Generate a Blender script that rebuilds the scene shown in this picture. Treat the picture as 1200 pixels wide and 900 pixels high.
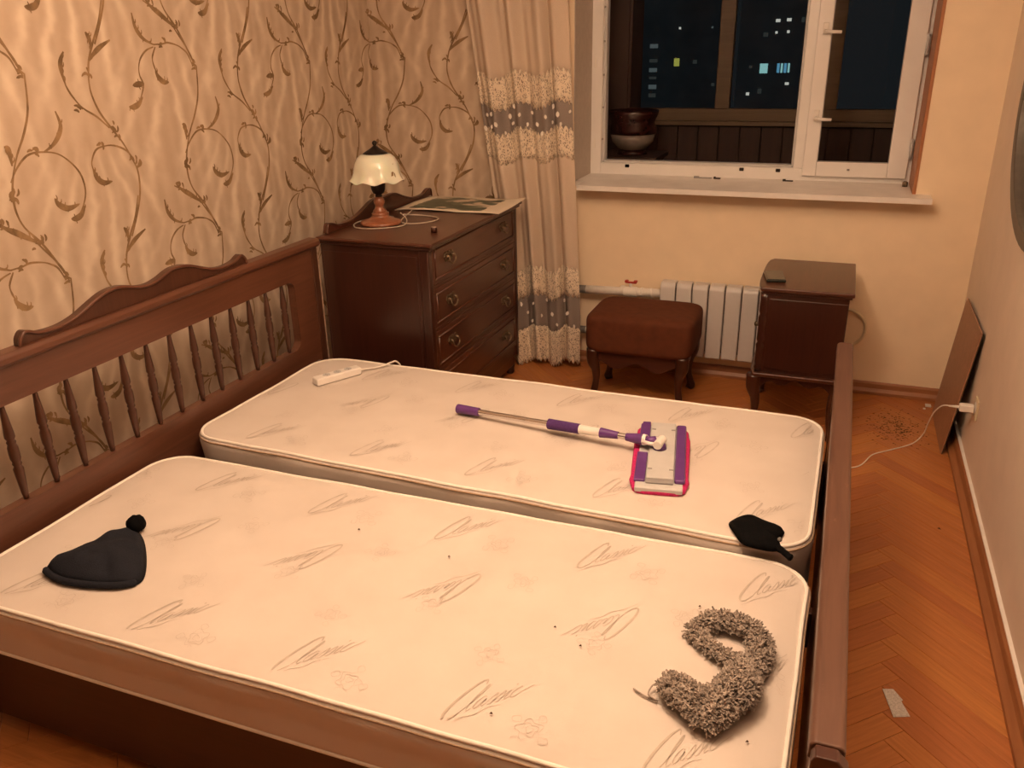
import bpy, bmesh, math, random
from mathutils import Vector, Matrix, noise
random.seed(7)
for o in list(bpy.data.objects): bpy.data.objects.remove(o)
scene = bpy.context.scene
COL = scene.collection
PI = math.pi

# ------------------------------------------------------------------ camera, world, light, exposure
def setup_camera():
    cam = bpy.data.cameras.new('camera'); ob = bpy.data.objects.new('camera', cam); COL.objects.link(ob)
    cam.sensor_fit = 'HORIZONTAL'; cam.sensor_width = 36.0; cam.lens = 971.84/1200*36.0
    cam.clip_start = 0.02; cam.clip_end = 900
    pi_, ya, ro = -0.3888, 0.3767, -0.0219
    fw = Vector((-math.sin(ya)*math.cos(pi_), math.cos(ya)*math.cos(pi_), math.sin(pi_)))
    r = Vector((math.cos(ya), math.sin(ya), 0)); u = r.cross(fw)
    r2 = r*math.cos(ro)+u*math.sin(ro); u2 = -r*math.sin(ro)+u*math.cos(ro)
    M = Matrix((r2, u2, -fw)).transposed().to_4x4(); M.translation = (2.0025, -0.9187, 1.6208)
    ob.matrix_world = M
    scene.camera = ob
setup_camera()
world = bpy.data.worlds.new('night'); scene.world = world; world.use_nodes = True
world.node_tree.nodes['Background'].inputs[0].default_value = (0.019, 0.022, 0.024, 1)
world.node_tree.nodes['Background'].inputs[1].default_value = 0.6
def point_light(name, loc, watts, col, radius):
    l = bpy.data.lights.new(name, 'POINT'); l.energy = watts; l.color = col; l.shadow_soft_size = radius
    o = bpy.data.objects.new(name, l); COL.objects.link(o); o.location = loc
    return o
LAMP = (1.42, 0.54, 2.23); WARM = (1.0, 0.68, 0.45)
point_light('ceiling_lamp_light', LAMP, 45, WARM, 0.12)
def uplight(name, loc, watts, col):       # added fill: unseen upward spot that evens the room by ceiling bounce
    l = bpy.data.lights.new(name, 'SPOT'); l.energy = watts; l.color = col; l.spot_size = math.radians(150); l.spot_blend = .8; l.shadow_soft_size = .12
    o = bpy.data.objects.new(name, l); COL.objects.link(o); o.location = loc; o.rotation_euler = (PI, 0, 0)
uplight('added_fill_uplight', (LAMP[0], LAMP[1], LAMP[2]-.35), 235, WARM)
scene.view_settings.view_transform = 'Standard'
scene.view_settings.look = 'None'
scene.view_settings.gamma = 1
scene.view_settings.use_curve_mapping = False
scene.view_settings.exposure = 0.0

# ------------------------------------------------------------------ materials
def sr(r, g, b):
    f = lambda c: (c/255)/12.92 if c/255 <= .04045 else ((c/255+.055)/1.055)**2.4
    return (f(r), f(g), f(b), 1)
def lin(r, g, b): return (r, g, b, 1)
class NT:
    def __init__(s, name):
        s.m = bpy.data.materials.new(name); s.m.use_nodes = True; s.t = s.m.node_tree
        s.b = s.t.nodes['Principled BSDF']; s.out = s.t.nodes['Material Output']
    def n(s, typ, **kw):
        nd = s.t.nodes.new(typ)
        for k, v in kw.items():
            if k.startswith('i_'):
                key = k[2:]; key = int(key) if key.isdigit() else key.replace('_', ' ')
                nd.inputs[key].default_value = v
            else: setattr(nd, k, v)
        return nd
    def l(s, a, b): s.t.links.new(a, b)
    def ramp(s, stops, fac):
        r = s.n('ShaderNodeValToRGB'); el = r.color_ramp.elements
        while len(el) < len(stops): el.new(.5)
        for e, (p, c) in zip(el, stops): e.position = p; e.color = c
        s.l(fac, r.inputs[0]); return r.outputs[0]
    def math(s, op, a, b=None, c=None):
        m = s.n('ShaderNodeMath', operation=op)
        for i, v in enumerate((a, b, c)):
            if v is None: continue
            if isinstance(v, (int, float)): m.inputs[i].default_value = v
            else: s.l(v, m.inputs[i])
        return m.outputs[0]
    def coord(s, kind='Object', scale=(1, 1, 1), rot=(0, 0, 0)):
        tc = s.n('ShaderNodeTexCoord'); mp = s.n('ShaderNodeMapping')
        mp.inputs['Scale'].default_value = scale; mp.inputs['Rotation'].default_value = rot
        s.l(tc.outputs[kind], mp.inputs[0]); return mp.outputs[0]
    def noise(s, vec, scale, detail=3, rough=.5, dist=0):
        t = s.n('ShaderNodeTexNoise'); t.inputs['Scale'].default_value = scale; t.inputs['Detail'].default_value = detail
        t.inputs['Roughness'].default_value = rough; t.inputs['Distortion'].default_value = dist
        if vec is not None: s.l(vec, t.inputs['Vector'])
        return t.outputs['Fac']
    def bump(s, h, strength=.3, dist=.002):
        b = s.n('ShaderNodeBump'); b.inputs['Strength'].default_value = strength; b.inputs['Distance'].default_value = dist
        s.l(h, b.inputs['Height']); s.l(b.outputs[0], s.b.inputs['Normal'])
    def set(s, **kw):
        for k, v in kw.items(): s.b.inputs[k.replace('_', ' ')].default_value = v
def plain(name, col, rough=.5, metal=0, var=.12, scale=40, bump=0, spec=.5):
    m = NT(name)
    f = m.noise(m.coord(), scale)
    d = tuple(c*(1-var) for c in col[:3])+(1,); e = tuple(min(1, c*(1+var)) for c in col[:3])+(1,)
    m.l(m.ramp([(.3, d), (.7, e)], f), m.b.inputs['Base Color'])
    m.set(Roughness=rough, Metallic=metal, Specular_IOR_Level=spec)
    if bump: m.bump(f, bump)
    return m.m
def wood(name, c1, c2, axis=1, rough=.35, grain=60, coat=0.0, wear=0.0, spec=.5):
    m = NT(name)
    sc = [grain, grain, grain]; sc[axis] = grain*.06
    v = m.coord('Object', tuple(sc)); f = m.noise(v, 1.0, 5, .6, .6)
    big = m.noise(m.coord(), 3.0, 2)
    mix = m.math('ADD', m.math('MULTIPLY', f, .7), m.math('MULTIPLY', big, .3))
    c = m.ramp([(.32, c1), (.68, c2)], mix)
    if wear:
        w = m.noise(m.coord('Object', (1, 1, 1)), 28, 6, .75)
        mx = m.n('ShaderNodeMixRGB'); mx.inputs[2].default_value = tuple(min(1, x*2.2+.03) for x in c2[:3])+(1,)
        m.l(m.math('MULTIPLY', m.math('GREATER_THAN', w, .66), wear), mx.inputs[0]); m.l(c, mx.inputs[1]); c = mx.outputs[0]
    m.l(c, m.b.inputs['Base Color'])
    m.set(Roughness=rough, Coat_Weight=coat, Coat_Roughness=.2, Specular_IOR_Level=spec)
    m.bump(f, .12, .001)
    return m.m
def glass_mat(name, tint=(1, 1, 1, 1), ior=1.24):
    m = NT(name); tr = m.n('ShaderNodeBsdfTransparent'); tr.inputs[0].default_value = tint
    gl = m.n('ShaderNodeBsdfGlossy'); gl.inputs['Roughness'].default_value = .02
    fr = m.n('ShaderNodeFresnel'); fr.inputs[0].default_value = ior
    mx = m.n('ShaderNodeMixShader'); m.l(fr.outputs[0], mx.inputs[0]); m.l(tr.outputs[0], mx.inputs[1]); m.l(gl.outputs[0], mx.inputs[2])
    m.l(mx.outputs[0], m.out.inputs[0]); return m.m
def emit(name, col, strength):
    m = NT(name); m.set(Emission_Strength=strength); m.b.inputs['Emission Color'].default_value = col
    m.b.inputs['Base Color'].default_value = (.02, .02, .02, 1)
    return m.m

P_W, Q_W = .772, .648          # wallpaper repeat
def wallpaper_mat():
    m = NT('wallpaper_drape'); tc = m.n('ShaderNodeTexCoord'); sp = m.n('ShaderNodeSeparateXYZ'); m.l(tc.outputs['UV'], sp.inputs[0])
    s, z = sp.outputs[0], sp.outputs[1]
    nz = m.noise(tc.outputs['UV'], 5.0, 3, .55); nz2 = m.noise(tc.outputs['UV'], 16, 4, .6)
    def fan(s0, z0, freq):
        u = m.math('MULTIPLY', m.math('SUBTRACT', m.math('FRACT', m.math('DIVIDE', m.math('SUBTRACT', s, s0), P_W)), .5), P_W)
        v = m.math('MULTIPLY', m.math('FRACT', m.math('DIVIDE', m.math('SUBTRACT', z0, z), Q_W)), Q_W)
        sw = m.math('ADD', u, m.math('MULTIPLY', m.math('MULTIPLY', v, v), .35))
        th = m.math('ARCTAN2', sw, m.math('ADD', v, .16))
        ph = m.math('ADD', m.math('MULTIPLY', th, freq), m.math('MULTIPLY', nz, 7.0))
        w = m.math('MULTIPLY_ADD', m.math('SINE', ph), .5, .5)
        win = m.math('MULTIPLY', m.math('SINE', m.math('MULTIPLY', v, PI/Q_W)), m.math('COSINE', m.math('MULTIPLY', u, PI/P_W)))
        return m.math('MULTIPLY', m.math('POWER', w, 2.2), win), v
    f1, v1 = fan(1.66, 1.36, 30.0)
    f2, v2 = fan(1.28, 1.70, 26.0)
    wv = m.n('ShaderNodeTexWave'); wv.inputs['Scale'].default_value = 5.0; wv.inputs['Distortion'].default_value = 6.0; wv.inputs['Detail'].default_value = 2; wv.inputs['Detail Scale'].default_value = .7
    mp = m.n('ShaderNodeMapping'); mp.inputs['Scale'].default_value = (1, .22, 1); m.l(tc.outputs['UV'], mp.inputs[0]); m.l(mp.outputs[0], wv.inputs[0])
    h = m.math('ADD', m.math('ADD', m.math('MULTIPLY', f1, .55), m.math('MULTIPLY', f2, .50)), m.math('ADD', m.math('MULTIPLY', wv.outputs['Fac'], .14), m.math('MULTIPLY', nz2, .26)))
    c = m.ramp([(.14, lin(.55, .425, .315)), (.42, lin(.64, .515, .395)), (.85, lin(.80, .68, .54))], h)
    m.l(c, m.b.inputs['Base Color']); m.set(Roughness=.55, Specular_IOR_Level=.3)
    m.bump(nz2, .08, .001)
    return m.m

M = {}
M['paper'] = wallpaper_mat()
M['vine'] = plain('vine_print', lin(.30, .195, .105), .6, var=.35, scale=22, spec=.2)
M['wall'] = plain('cream_wall_paint', lin(.90, .74, .54), .75, var=.03, scale=9, bump=.05, spec=.2)
M['wallr'] = plain('beige_wall_paint', lin(.82, .69, .57), .75, var=.03, scale=9, bump=.05, spec=.2)
M['darkwall'] = wood('bounce_absorbing_wood', lin(.05, .022, .012), lin(.08, .036, .02), 2, .5, 20)  # invented dark finish for the unseen near wall, cuts light bounced from behind
M['reveal'] = plain('grey_reveal_plaster', lin(.52, .45, .39), .8, var=.05)
M['ceil'] = plain('ceiling_white', lin(.80, .76, .70), .8, var=.02)
M['floorbase'] = plain('floor_joint_dark', lin(.10, .045, .02), .7)
M['base'] = wood('baseboard_wood', lin(.26, .10, .040), lin(.40, .17, .07), 1, .45, 40)
M['basex'] = wood('baseboard_wood_across', lin(.26, .10, .040), lin(.40, .17, .07), 0, .45, 40)
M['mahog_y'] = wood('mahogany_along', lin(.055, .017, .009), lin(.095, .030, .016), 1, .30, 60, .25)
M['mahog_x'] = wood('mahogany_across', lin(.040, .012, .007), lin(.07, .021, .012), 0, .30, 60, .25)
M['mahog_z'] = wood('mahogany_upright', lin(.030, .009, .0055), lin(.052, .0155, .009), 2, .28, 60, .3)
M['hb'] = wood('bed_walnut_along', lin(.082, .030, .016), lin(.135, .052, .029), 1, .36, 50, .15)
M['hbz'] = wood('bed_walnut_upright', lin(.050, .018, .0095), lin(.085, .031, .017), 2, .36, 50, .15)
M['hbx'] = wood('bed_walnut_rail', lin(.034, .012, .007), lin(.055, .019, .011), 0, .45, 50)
M['foot'] = wood('worn_footboard_walnut', lin(.085, .038, .024), lin(.14, .068, .044), 1, .42, 60, .1, .35)
M['pale_wood'] = plain('bare_pale_wood', lin(.42, .30, .22), .7, var=.35, scale=60)
M['board'] = plain('brown_hardboard', lin(.36, .19, .11), .5, var=.08)
M['board_edge'] = plain('dark_board_edge', lin(.03, .018, .012), .6)
def plank_mat():
    m = NT('oak_parquet'); oi = m.n('ShaderNodeObjectInfo')
    f = m.noise(m.coord('Object', (6, 80, 80)), 1.0, 5, .6, .4)
    a = m.ramp([(.3, lin(.36, .125, .034)), (.7, lin(.50, .185, .056))], f)
    hs = m.n('ShaderNodeHueSaturation'); m.l(a, hs.inputs['Color'])
    m.l(m.math('MULTIPLY_ADD', oi.outputs['Random'], .22, .90), hs.inputs['Value'])
    m.l(m.math('MULTIPLY_ADD', oi.outputs['Random'], .012, .494), hs.inputs['Hue'])
    m.l(hs.outputs[0], m.b.inputs['Base Color']); m.set(Roughness=.42, Coat_Weight=.15, Coat_Roughness=.3)
    return m.m
M['plank'] = plank_mat()
def ticking_mat():
    m = NT('mattress_ticking')
    f = m.noise(m.coord(), 6, 3); g = m.noise(m.coord(), 300, 2)
    c = m.ramp([(.3, lin(.635, .568, .515)), (.7, lin(.685, .618, .565))], f)
    m.l(c, m.b.inputs['Base Color']); m.set(Roughness=.8, Specular_IOR_Level=.2, Sheen_Weight=.1)
    m.bump(m.math('ADD', m.math('MULTIPLY', g, .4), m.noise(m.coord(), 14, 2)), .12, .004)
    return m.m
M['tick'] = ticking_mat()
M['print'] = plain('tan_print', lin(.525, .465, .405), .85, var=.1, spec=.1)
M['printf'] = plain('faint_tan_print', lin(.56, .498, .445), .85, var=.1, spec=.1)
M['pipe_cloth'] = plain('white_piping', lin(.88, .83, .76), .7, var=.04)
M['seam'] = plain('tan_seam', lin(.40, .28, .18), .8)
M['white_pl'] = plain('white_plastic', lin(.83, .80, .76), .35, var=.03)
M['pvc'] = plain('white_window_frame', lin(.84, .82, .80), .32, var=.02, scale=10)
M['sillm'] = plain('window_sill_white', lin(.80, .77, .74), .4, var=.05, scale=12)
M['radi'] = plain('radiator_enamel', lin(.60, .58, .57), .35, var=.02)
M['radgap'] = plain('radiator_gap', lin(.10, .08, .07), .6)
M['black'] = plain('black_cloth', lin(.0045, .0045, .005), .95, var=.3, bump=.3, scale=300, spec=.08)
M['navy'] = plain('charcoal_knit', lin(.017, .019, .027), .95, var=.3, scale=420, bump=.6, spec=.15)
M['darkm'] = plain('dark_metal', lin(.03, .022, .018), .4, .6)
M['brass'] = plain('aged_brass', lin(.20, .15, .10), .42, .85, var=.4, scale=200)
M['chrome'] = plain('chrome', lin(.75, .72, .70), .18, 1.0, var=.03)
M['purple'] = plain('purple_plastic', lin(.13, .045, .22), .35, var=.08)
M['grip'] = plain('purple_foam', lin(.075, .025, .15), .8, var=.15, scale=200)
M['pink'] = plain('pink_microfibre', lin(.60, .018, .16), .85, var=.25, scale=200, bump=.5)
M['lgrey'] = plain('light_grey_plastic', lin(.56, .56, .56), .4, var=.03)
M['dgrey'] = plain('mid_grey_rubber', lin(.30, .29, .29), .5, var=.05)
M['yarn'] = plain('grey_brown_yarn', lin(.36, .31, .27), .9, var=.45, scale=90, spec=.1)
M['yarnback'] = plain('pale_backing_cloth', lin(.62, .55, .50), .9, var=.08)
M['yarnbase'] = plain('grey_yarn_base', lin(.13, .11, .095), .9, var=.3, scale=150)
M['velour'] = plain('rust_velour', lin(.105, .032, .014), .85, var=.12, scale=30, spec=.2)
M['terra'] = wood('turned_cherry', lin(.22, .075, .035), lin(.32, .12, .06), 2, .3, 60, .4)
M['phone'] = plain('dark_green_phone', lin(.018, .022, .018), .25, var=.1)
M['screen'] = plain('phone_glass', lin(.05, .055, .045), .12, var=.1)
M['cordw'] = plain('white_cord', lin(.80, .76, .70), .5, var=.03)
M['cordb'] = plain('beige_cord', lin(.52, .46, .38), .5, var=.05)
M['redv'] = plain('red_valve', lin(.45, .03, .02), .4)
M['pipe'] = plain('white_pipe_paint', lin(.80, .77, .72), .4, var=.04)
M['pipeg'] = plain('grey_fitting', lin(.16, .15, .14), .5)
M['outlet'] = plain('ivory_outlet', lin(.70, .60, .42), .4, var=.03)
M['crumb'] = plain('dark_crumb', lin(.09, .05, .03), .9)
M['scrap'] = plain('printed_paper_scrap', lin(.60, .58, .56), .7, var=.25, scale=260)
M['brownstrip'] = wood('window_trim_brown', lin(.34, .135, .055), lin(.46, .19, .085), 2, .5, 50)
M['mframe'] = plain('mirror_frame_grey', lin(.11, .095, .08), .4, .2, var=.15)
def mirror_mat():
    m = NT('mirror_silver'); m.set(Metallic=1.0, Roughness=.04)
    f = m.noise(m.coord(), 3, 2); m.l(m.ramp([(.3, lin(.78, .80, .80)), (.7, lin(.86, .87, .87))], f), m.b.inputs['Base Color']); return m.m
M['mirror'] = mirror_mat()
M['glass'] = glass_mat('window_glass')
M['glass2'] = glass_mat('loggia_glass', (.75, .8, .82, 1), 1.2)
M['log'] = wood('loggia_boards', lin(.030, .013, .008), lin(.05, .022, .013), 2, .6, 40)
M['logf'] = wood('loggia_frame', lin(.13, .085, .045), lin(.19, .125, .07), 0, .5, 40)
M['logw'] = plain('loggia_wall', lin(.10, .085, .075), .9)
M['potred'] = plain('oxblood_glaze', lin(.035, .010, .009), .2, var=.3)
M['potwhite'] = plain('cream_glaze', lin(.22, .18, .15), .25, var=.08)
M['facade'] = plain('night_facade', lin(.55, .60, .62), .9, var=.2, scale=.1)
def opal_mat():
    m = NT('opal_glass'); f = m.noise(m.coord(), 12, 2)
    m.l(m.ramp([(.3, lin(.80, .73, .60)), (.7, lin(.88, .82, .70))], f), m.b.inputs['Base Color'])
    m.set(Roughness=.16, Subsurface_Weight=.35, Subsurface_Scale=.02, Coat_Weight=.4); return m.m
M['opal'] = opal_mat()
def cloth_mat(name, c1, c2, alpha, transl, scale=240):
    m = NT(name); tc = m.n('ShaderNodeTexCoord'); f = m.noise(tc.outputs['UV'], scale, 3)
    c = m.ramp([(.3, c1), (.7, c2)], f)
    d = m.n('ShaderNodeBsdfDiffuse'); t = m.n('ShaderNodeBsdfTranslucent'); tr = m.n('ShaderNodeBsdfTransparent')
    m.l(c, d.inputs[0]); m.l(c, t.inputs[0])
    a = m.n('ShaderNodeMixShader'); a.inputs[0].default_value = transl; m.l(d.outputs[0], a.inputs[1]); m.l(t.outputs[0], a.inputs[2])
    b = m.n('ShaderNodeMixShader'); b.inputs[0].default_value = alpha; m.l(tr.outputs[0], b.inputs[1]); m.l(a.outputs[0], b.inputs[2])
    m.l(b.outputs[0], m.out.inputs[0]); return m.m
M['sheer'] = cloth_mat('cream_sheer', lin(.74, .62, .50), lin(.82, .70, .58), .93, .25)
M['organza'] = cloth_mat('grey_organza', lin(.36, .31, .29), lin(.46, .40, .37), .72, .25)
def lace_mat():
    m = NT('corded_lace'); tc = m.n('ShaderNodeTexCoord')
    vo = m.n('ShaderNodeTexVoronoi', feature='DISTANCE_TO_EDGE'); vo.inputs['Scale'].default_value = 80; m.l(tc.outputs['UV'], vo.inputs['Vector'])
    n1 = m.noise(tc.outputs['UV'], 70, 3, .6, 1.5)
    k = m.math('ADD', m.math('LESS_THAN', vo.outputs[0], .13), m.math('GREATER_THAN', n1, .52)); k = m.math('MINIMUM', k, 1.0)
    c = m.n('ShaderNodeMixRGB'); c.inputs[1].default_value = lin(.42, .34, .27); c.inputs[2].default_value = lin(.80, .69, .55); m.l(k, c.inputs[0])
    m.l(c.outputs[0], m.b.inputs['Base Color']); m.set(Roughness=.8, Specular_IOR_Level=.2)
    m.l(m.math('MULTIPLY_ADD', k, .25, .75), m.b.inputs['Alpha'])
    m.bump(k, .8, .003); return m.m
M['lace'] = lace_mat()
def poster_mat():
    m = NT('green_picture_print'); tc = m.n('ShaderNodeTexCoord'); sp = m.n('ShaderNodeSeparateXYZ'); m.l(tc.outputs['UV'], sp.inputs[0])
    n1 = m.noise(tc.outputs['UV'], 3.2, 4, .55, .8)
    dx = m.math('ABSOLUTE', m.math('SUBTRACT', sp.outputs[0], .45)); dy = m.math('ABSOLUTE', m.math('SUBTRACT', sp.outputs[1], .5))
    edge = m.math('MAXIMUM', m.math('MULTIPLY', dx, 1.15), dy)
    inside = m.math('LESS_THAN', m.math('ADD', edge, m.math('MULTIPLY', n1, .12)), .46)
    g = m.ramp([(.38, lin(.035, .055, .035)), (.50, lin(.085, .12, .075)), (.56, lin(.55, .46, .36)), (.70, lin(.72, .62, .5))], n1)
    mx = m.n('ShaderNodeMixRGB'); mx.inputs[1].default_value = lin(.74, .66, .54); m.l(inside, mx.inputs[0]); m.l(g, mx.inputs[2])
    m.l(mx.outputs[0], m.b.inputs['Base Color']); m.set(Roughness=.4); return m.m
M['poster'] = poster_mat()

# ------------------------------------------------------------------ mesh helpers
def tag(o, label=None, cat=None, group=None, kind=None):
    if label: o['label'] = label
    if cat: o['category'] = cat
    if group: o['group'] = group
    if kind: o['kind'] = kind
    return o
SH = {}
def thing(name, loc, label, cat, group=None):
    o = bpy.data.objects.new(name, None); COL.objects.link(o); o.location = loc; o.empty_display_size = .1
    SH[o.name] = Vector(loc); return tag(o, label, cat, group)
class MB:
    """collects shapes given in room coordinates"""
    def __init__(s): s.v = []; s.f = []; s.uv = None
    def add(s, vs, fs):
        o = len(s.v); s.v += [tuple(v) for v in vs]; s.f += [tuple(i+o for i in f) for f in fs]; return s
    def box(s, x0, x1, y0, y1, z0, z1):
        return s.add([(x, y, z) for x in (x0, x1) for y in (y0, y1) for z in (z0, z1)],
                     [(0, 1, 3, 2), (4, 6, 7, 5), (0, 4, 5, 1), (2, 3, 7, 6), (0, 2, 6, 4), (1, 5, 7, 3)])
    def tube(s, pts, rad, seg=8, caps=True, closed=False):
        pts = [Vector(p) for p in pts]; n = len(pts)
        R = rad if isinstance(rad, (list, tuple)) else [rad]*n
        up = None; rings = []
        for i, p in enumerate(pts):
            if closed: d = pts[(i+1) % n]-pts[i-1]
            else: d = pts[min(i+1, n-1)]-pts[max(i-1, 0)]
            d.normalize()
            if up is None:
                up = Vector((0, 0, 1)) if abs(d.z) < .9 else Vector((1, 0, 0))
            a = d.cross(up).normalized(); b = a.cross(d).normalized(); up = b
            rings.append([p+(a*math.cos(2*PI*k/seg)+b*math.sin(2*PI*k/seg))*R[i] for k in range(seg)])
        vs = [q for r in rings for q in r]; fs = []
        m = n if closed else n-1
        for i in range(m):
            j = (i+1) % n
            for k in range(seg): fs.append((i*seg+k, i*seg+(k+1) % seg, j*seg+(k+1) % seg, j*seg+k))
        if caps and not closed: fs += [tuple(range(seg))[::-1], tuple((n-1)*seg+k for k in range(seg))]
        return s.add(vs, fs)
    def lathe(s, c, prof, seg=24, scallop=None):
        cx, cy, cz = c; vs = []; fs = []
        for r, z in prof:
            for k in range(seg):
                a = 2*PI*k/seg; rr, dz = r, 0
                if scallop: rr, dz = scallop(r, z, a)
                vs.append((cx+rr*math.cos(a), cy+rr*math.sin(a), cz+z+dz))
        for i in range(len(prof)-1):
            for k in range(seg): fs.append((i*seg+k, i*seg+(k+1) % seg, (i+1)*seg+(k+1) % seg, (i+1)*seg+k))
        if not scallop:
            if prof[0][0] > 1e-4: fs.append(tuple(range(seg))[::-1])
            if prof[-1][0] > 1e-4: fs.append(tuple((len(prof)-1)*seg+k for k in range(seg)))
        return s.add(vs, fs)
    def prism(s, poly, axis, a, b):
        """poly: 2-D outline in the two other axes (in x,y,z order), extruded along axis from a to b"""
        def mk(p, t):
            q = list(p); q.insert(axis, t); return tuple(q)
        n = len(poly); vs = [mk(p, a) for p in poly]+[mk(p, b) for p in poly]
        fs = [tuple(range(n)), tuple(range(2*n-1, n-1, -1))]
        for i in range(n): fs.append((i, i+n, (i+1) % n+n, (i+1) % n))
        return s.add(vs, fs)
    def grid(s, fn, nu, nv, uvfn=None):
        o = len(s.v); vs = [fn(i/nu, j/nv) for j in range(nv+1) for i in range(nu+1)]
        fs = [(j*(nu+1)+i, j*(nu+1)+i+1, (j+1)*(nu+1)+i+1, (j+1)*(nu+1)+i) for j in range(nv) for i in range(nu)]
        s.add(vs, fs)
        if uvfn:
            s.uv = s.uv or {}
            for j in range(nv+1):
                for i in range(nu+1): s.uv[o+j*(nu+1)+i] = uvfn(i/nu, j/nv)
        return s
    def build(s, name, mat, parent=None, bevel=0, smooth=False, sub=0, solid=0, seg=2, origin=None):
        root = parent
        while root is not None and root.parent is not None: root = root.parent
        sh = SH.get(root.name, Vector((0, 0, 0))) if root is not None else Vector(origin or (0, 0, 0))
        me = bpy.data.meshes.new(name); me.from_pydata([Vector(v)-sh for v in s.v], [], s.f)
        bm = bmesh.new(); bm.from_mesh(me); bmesh.ops.recalc_face_normals(bm, faces=bm.faces); bm.to_mesh(me); bm.free()
        if s.uv:
            u = me.uv_layers.new(name='UVMap')
            for l in me.loops: u.data[l.index].uv = s.uv.get(l.vertex_index, (0, 0))
        if smooth or bevel:
            me.polygons.foreach_set('use_smooth', [True]*len(me.polygons))
        me.materials.append(mat)
        o = bpy.data.objects.new(name, me); COL.objects.link(o)
        if parent is not None: o.parent = parent
        elif origin: o.location = origin; SH[o.name] = Vector(origin)
        if solid:
            m = o.modifiers.new('solid', 'SOLIDIFY'); m.thickness = solid; m.offset = 0
        if bevel:
            m = o.modifiers.new('bevel', 'BEVEL'); m.width = bevel; m.segments = seg; m.limit_method = 'ANGLE'; m.angle_limit = math.radians(40)
            try: m.harden_normals = True
            except Exception: pass
        if sub:
            m = o.modifiers.new('sub', 'SUBSURF'); m.levels = sub; m.render_levels = sub
        return o
def box(*a): return MB().box(*a)
def struct(o): o['kind'] = 'structure'; return o
def smooth_path(pts, n=6, closed=False):
    pts = [Vector(p) for p in pts]; out = []; N = len(pts)
    rng = range(N) if closed else range(N-1)
    g = (lambda i: pts[i % N]) if closed else (lambda i: pts[max(0, min(N-1, i))])
    for i in rng:
        p0, p1, p2, p3 = g(i-1), g(i), g(i+1), g(i+2)
        for k in range(n):
            t = k/n
            out.append(.5*((2*p1)+(p2-p0)*t+(2*p0-5*p1+4*p2-p3)*t*t+(3*p1-p0-3*p2+p3)*t**3))
    if not closed: out.append(pts[-1])
    return out
def mirror_inst(src, name, parent, dloc):
    c = src.copy(); c.name = name; COL.objects.link(c); c.parent = parent; c.location = Vector(src.location)+Vector(dloc); return c
VINES=[('s',[(1.857,1.569),(1.841,1.466),(1.807,1.394),(1.766,1.334),(1.735,1.273),(1.719,1.221),(1.716,1.167),(1.732,1.115),(1.773,1.064),(1.807,1.006),(1.849,0.921)]),('t',[(1.632,1.792),(1.663,1.776),(1.703,1.759),(1.749,1.724),(1.778,1.687),(1.807,1.649),(1.836,1.604),(1.85,1.559)]),('t',[(1.837,1.566),(1.818,1.611),(1.793,1.631),(1.767,1.643),(1.722,1.652),(1.694,1.648),(1.648,1.646)]),('l',[(1.648,1.646),(1.608,1.663),(1.587,1.683),(1.573,1.71),(1.569,1.75)]),('t',[(1.655,1.638),(1.632,1.602),(1.634,1.571),(1.645,1.546)]),('c',[(1.635,1.559),(1.647,1.534),(1.67,1.517),(1.696,1.516)]),('t',[(1.646,1.638),(1.608,1.627),(1.576,1.603),(1.559,1.574),(1.556,1.544),(1.566,1.513),(1.548,1.477),(1.529,1.453)]),('c',[(1.55,1.471),(1.527,1.449),(1.499,1.44),(1.479,1.443)]),('c',[(1.571,1.516),(1.544,1.515),(1.514,1.512)]),('t',[(1.722,1.256),(1.745,1.286),(1.777,1.315),(1.812,1.332),(1.864,1.332),(1.914,1.32),(1.955,1.289),(1.984,1.249),(1.992,1.202),(1.981,1.162),(1.949,1.121),(1.911,1.108)]),('c',[(1.864,1.186),(1.876,1.162),(1.91,1.145),(1.958,1.152)]),('c',[(1.977,1.144),(1.954,1.116),(1.928,1.107),(1.91,1.11)]),('l',[(1.864,1.332),(1.9,1.348),(1.931,1.375),(1.948,1.408),(1.939,1.451)]),('l',[(1.74,1.304),(1.741,1.332),(1.74,1.357),(1.728,1.362)]),('l',[(1.71,1.199),(1.713,1.22),(1.729,1.23)]),('l',[(1.643,1.148),(1.673,1.12),(1.724,1.088),(1.758,1.063)]),('s',[(1.444,1.786),(1.413,1.716),(1.373,1.654),(1.343,1.601),(1.332,1.566),(1.325,1.531),(1.326,1.49),(1.345,1.434),(1.381,1.38),(1.419,1.328),(1.45,1.265),(1.465,1.218),(1.455,1.143),(1.419,1.066),(1.38,1.001)]),('l',[(1.342,1.597),(1.367,1.619),(1.4,1.64),(1.449,1.662)]),('l',[(1.361,1.641),(1.361,1.667),(1.35,1.687)]),('t',[(1.374,1.38),(1.329,1.421),(1.278,1.453),(1.247,1.49),(1.229,1.526),(1.225,1.561)]),('l',[(1.229,1.526),(1.223,1.57),(1.228,1.6),(1.247,1.628)]),('t',[(1.458,1.259),(1.431,1.297),(1.378,1.321),(1.328,1.323),(1.294,1.313),(1.269,1.278),(1.269,1.25)]),('c',[(1.269,1.259),(1.277,1.225),(1.303,1.204),(1.342,1.204)]),('l',[(1.462,1.234),(1.482,1.246),(1.483,1.261)])]
BARBS=[(1.664,1.782),(1.762,1.699),(1.847,1.565),(1.386,1.374),(1.405,1.349),(1.455,1.26),(1.272,1.453),(1.322,1.324),(1.698,1.648),(1.72,1.199),(1.834,1.333),(1.783,1.05),(1.332,1.557)]
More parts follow.
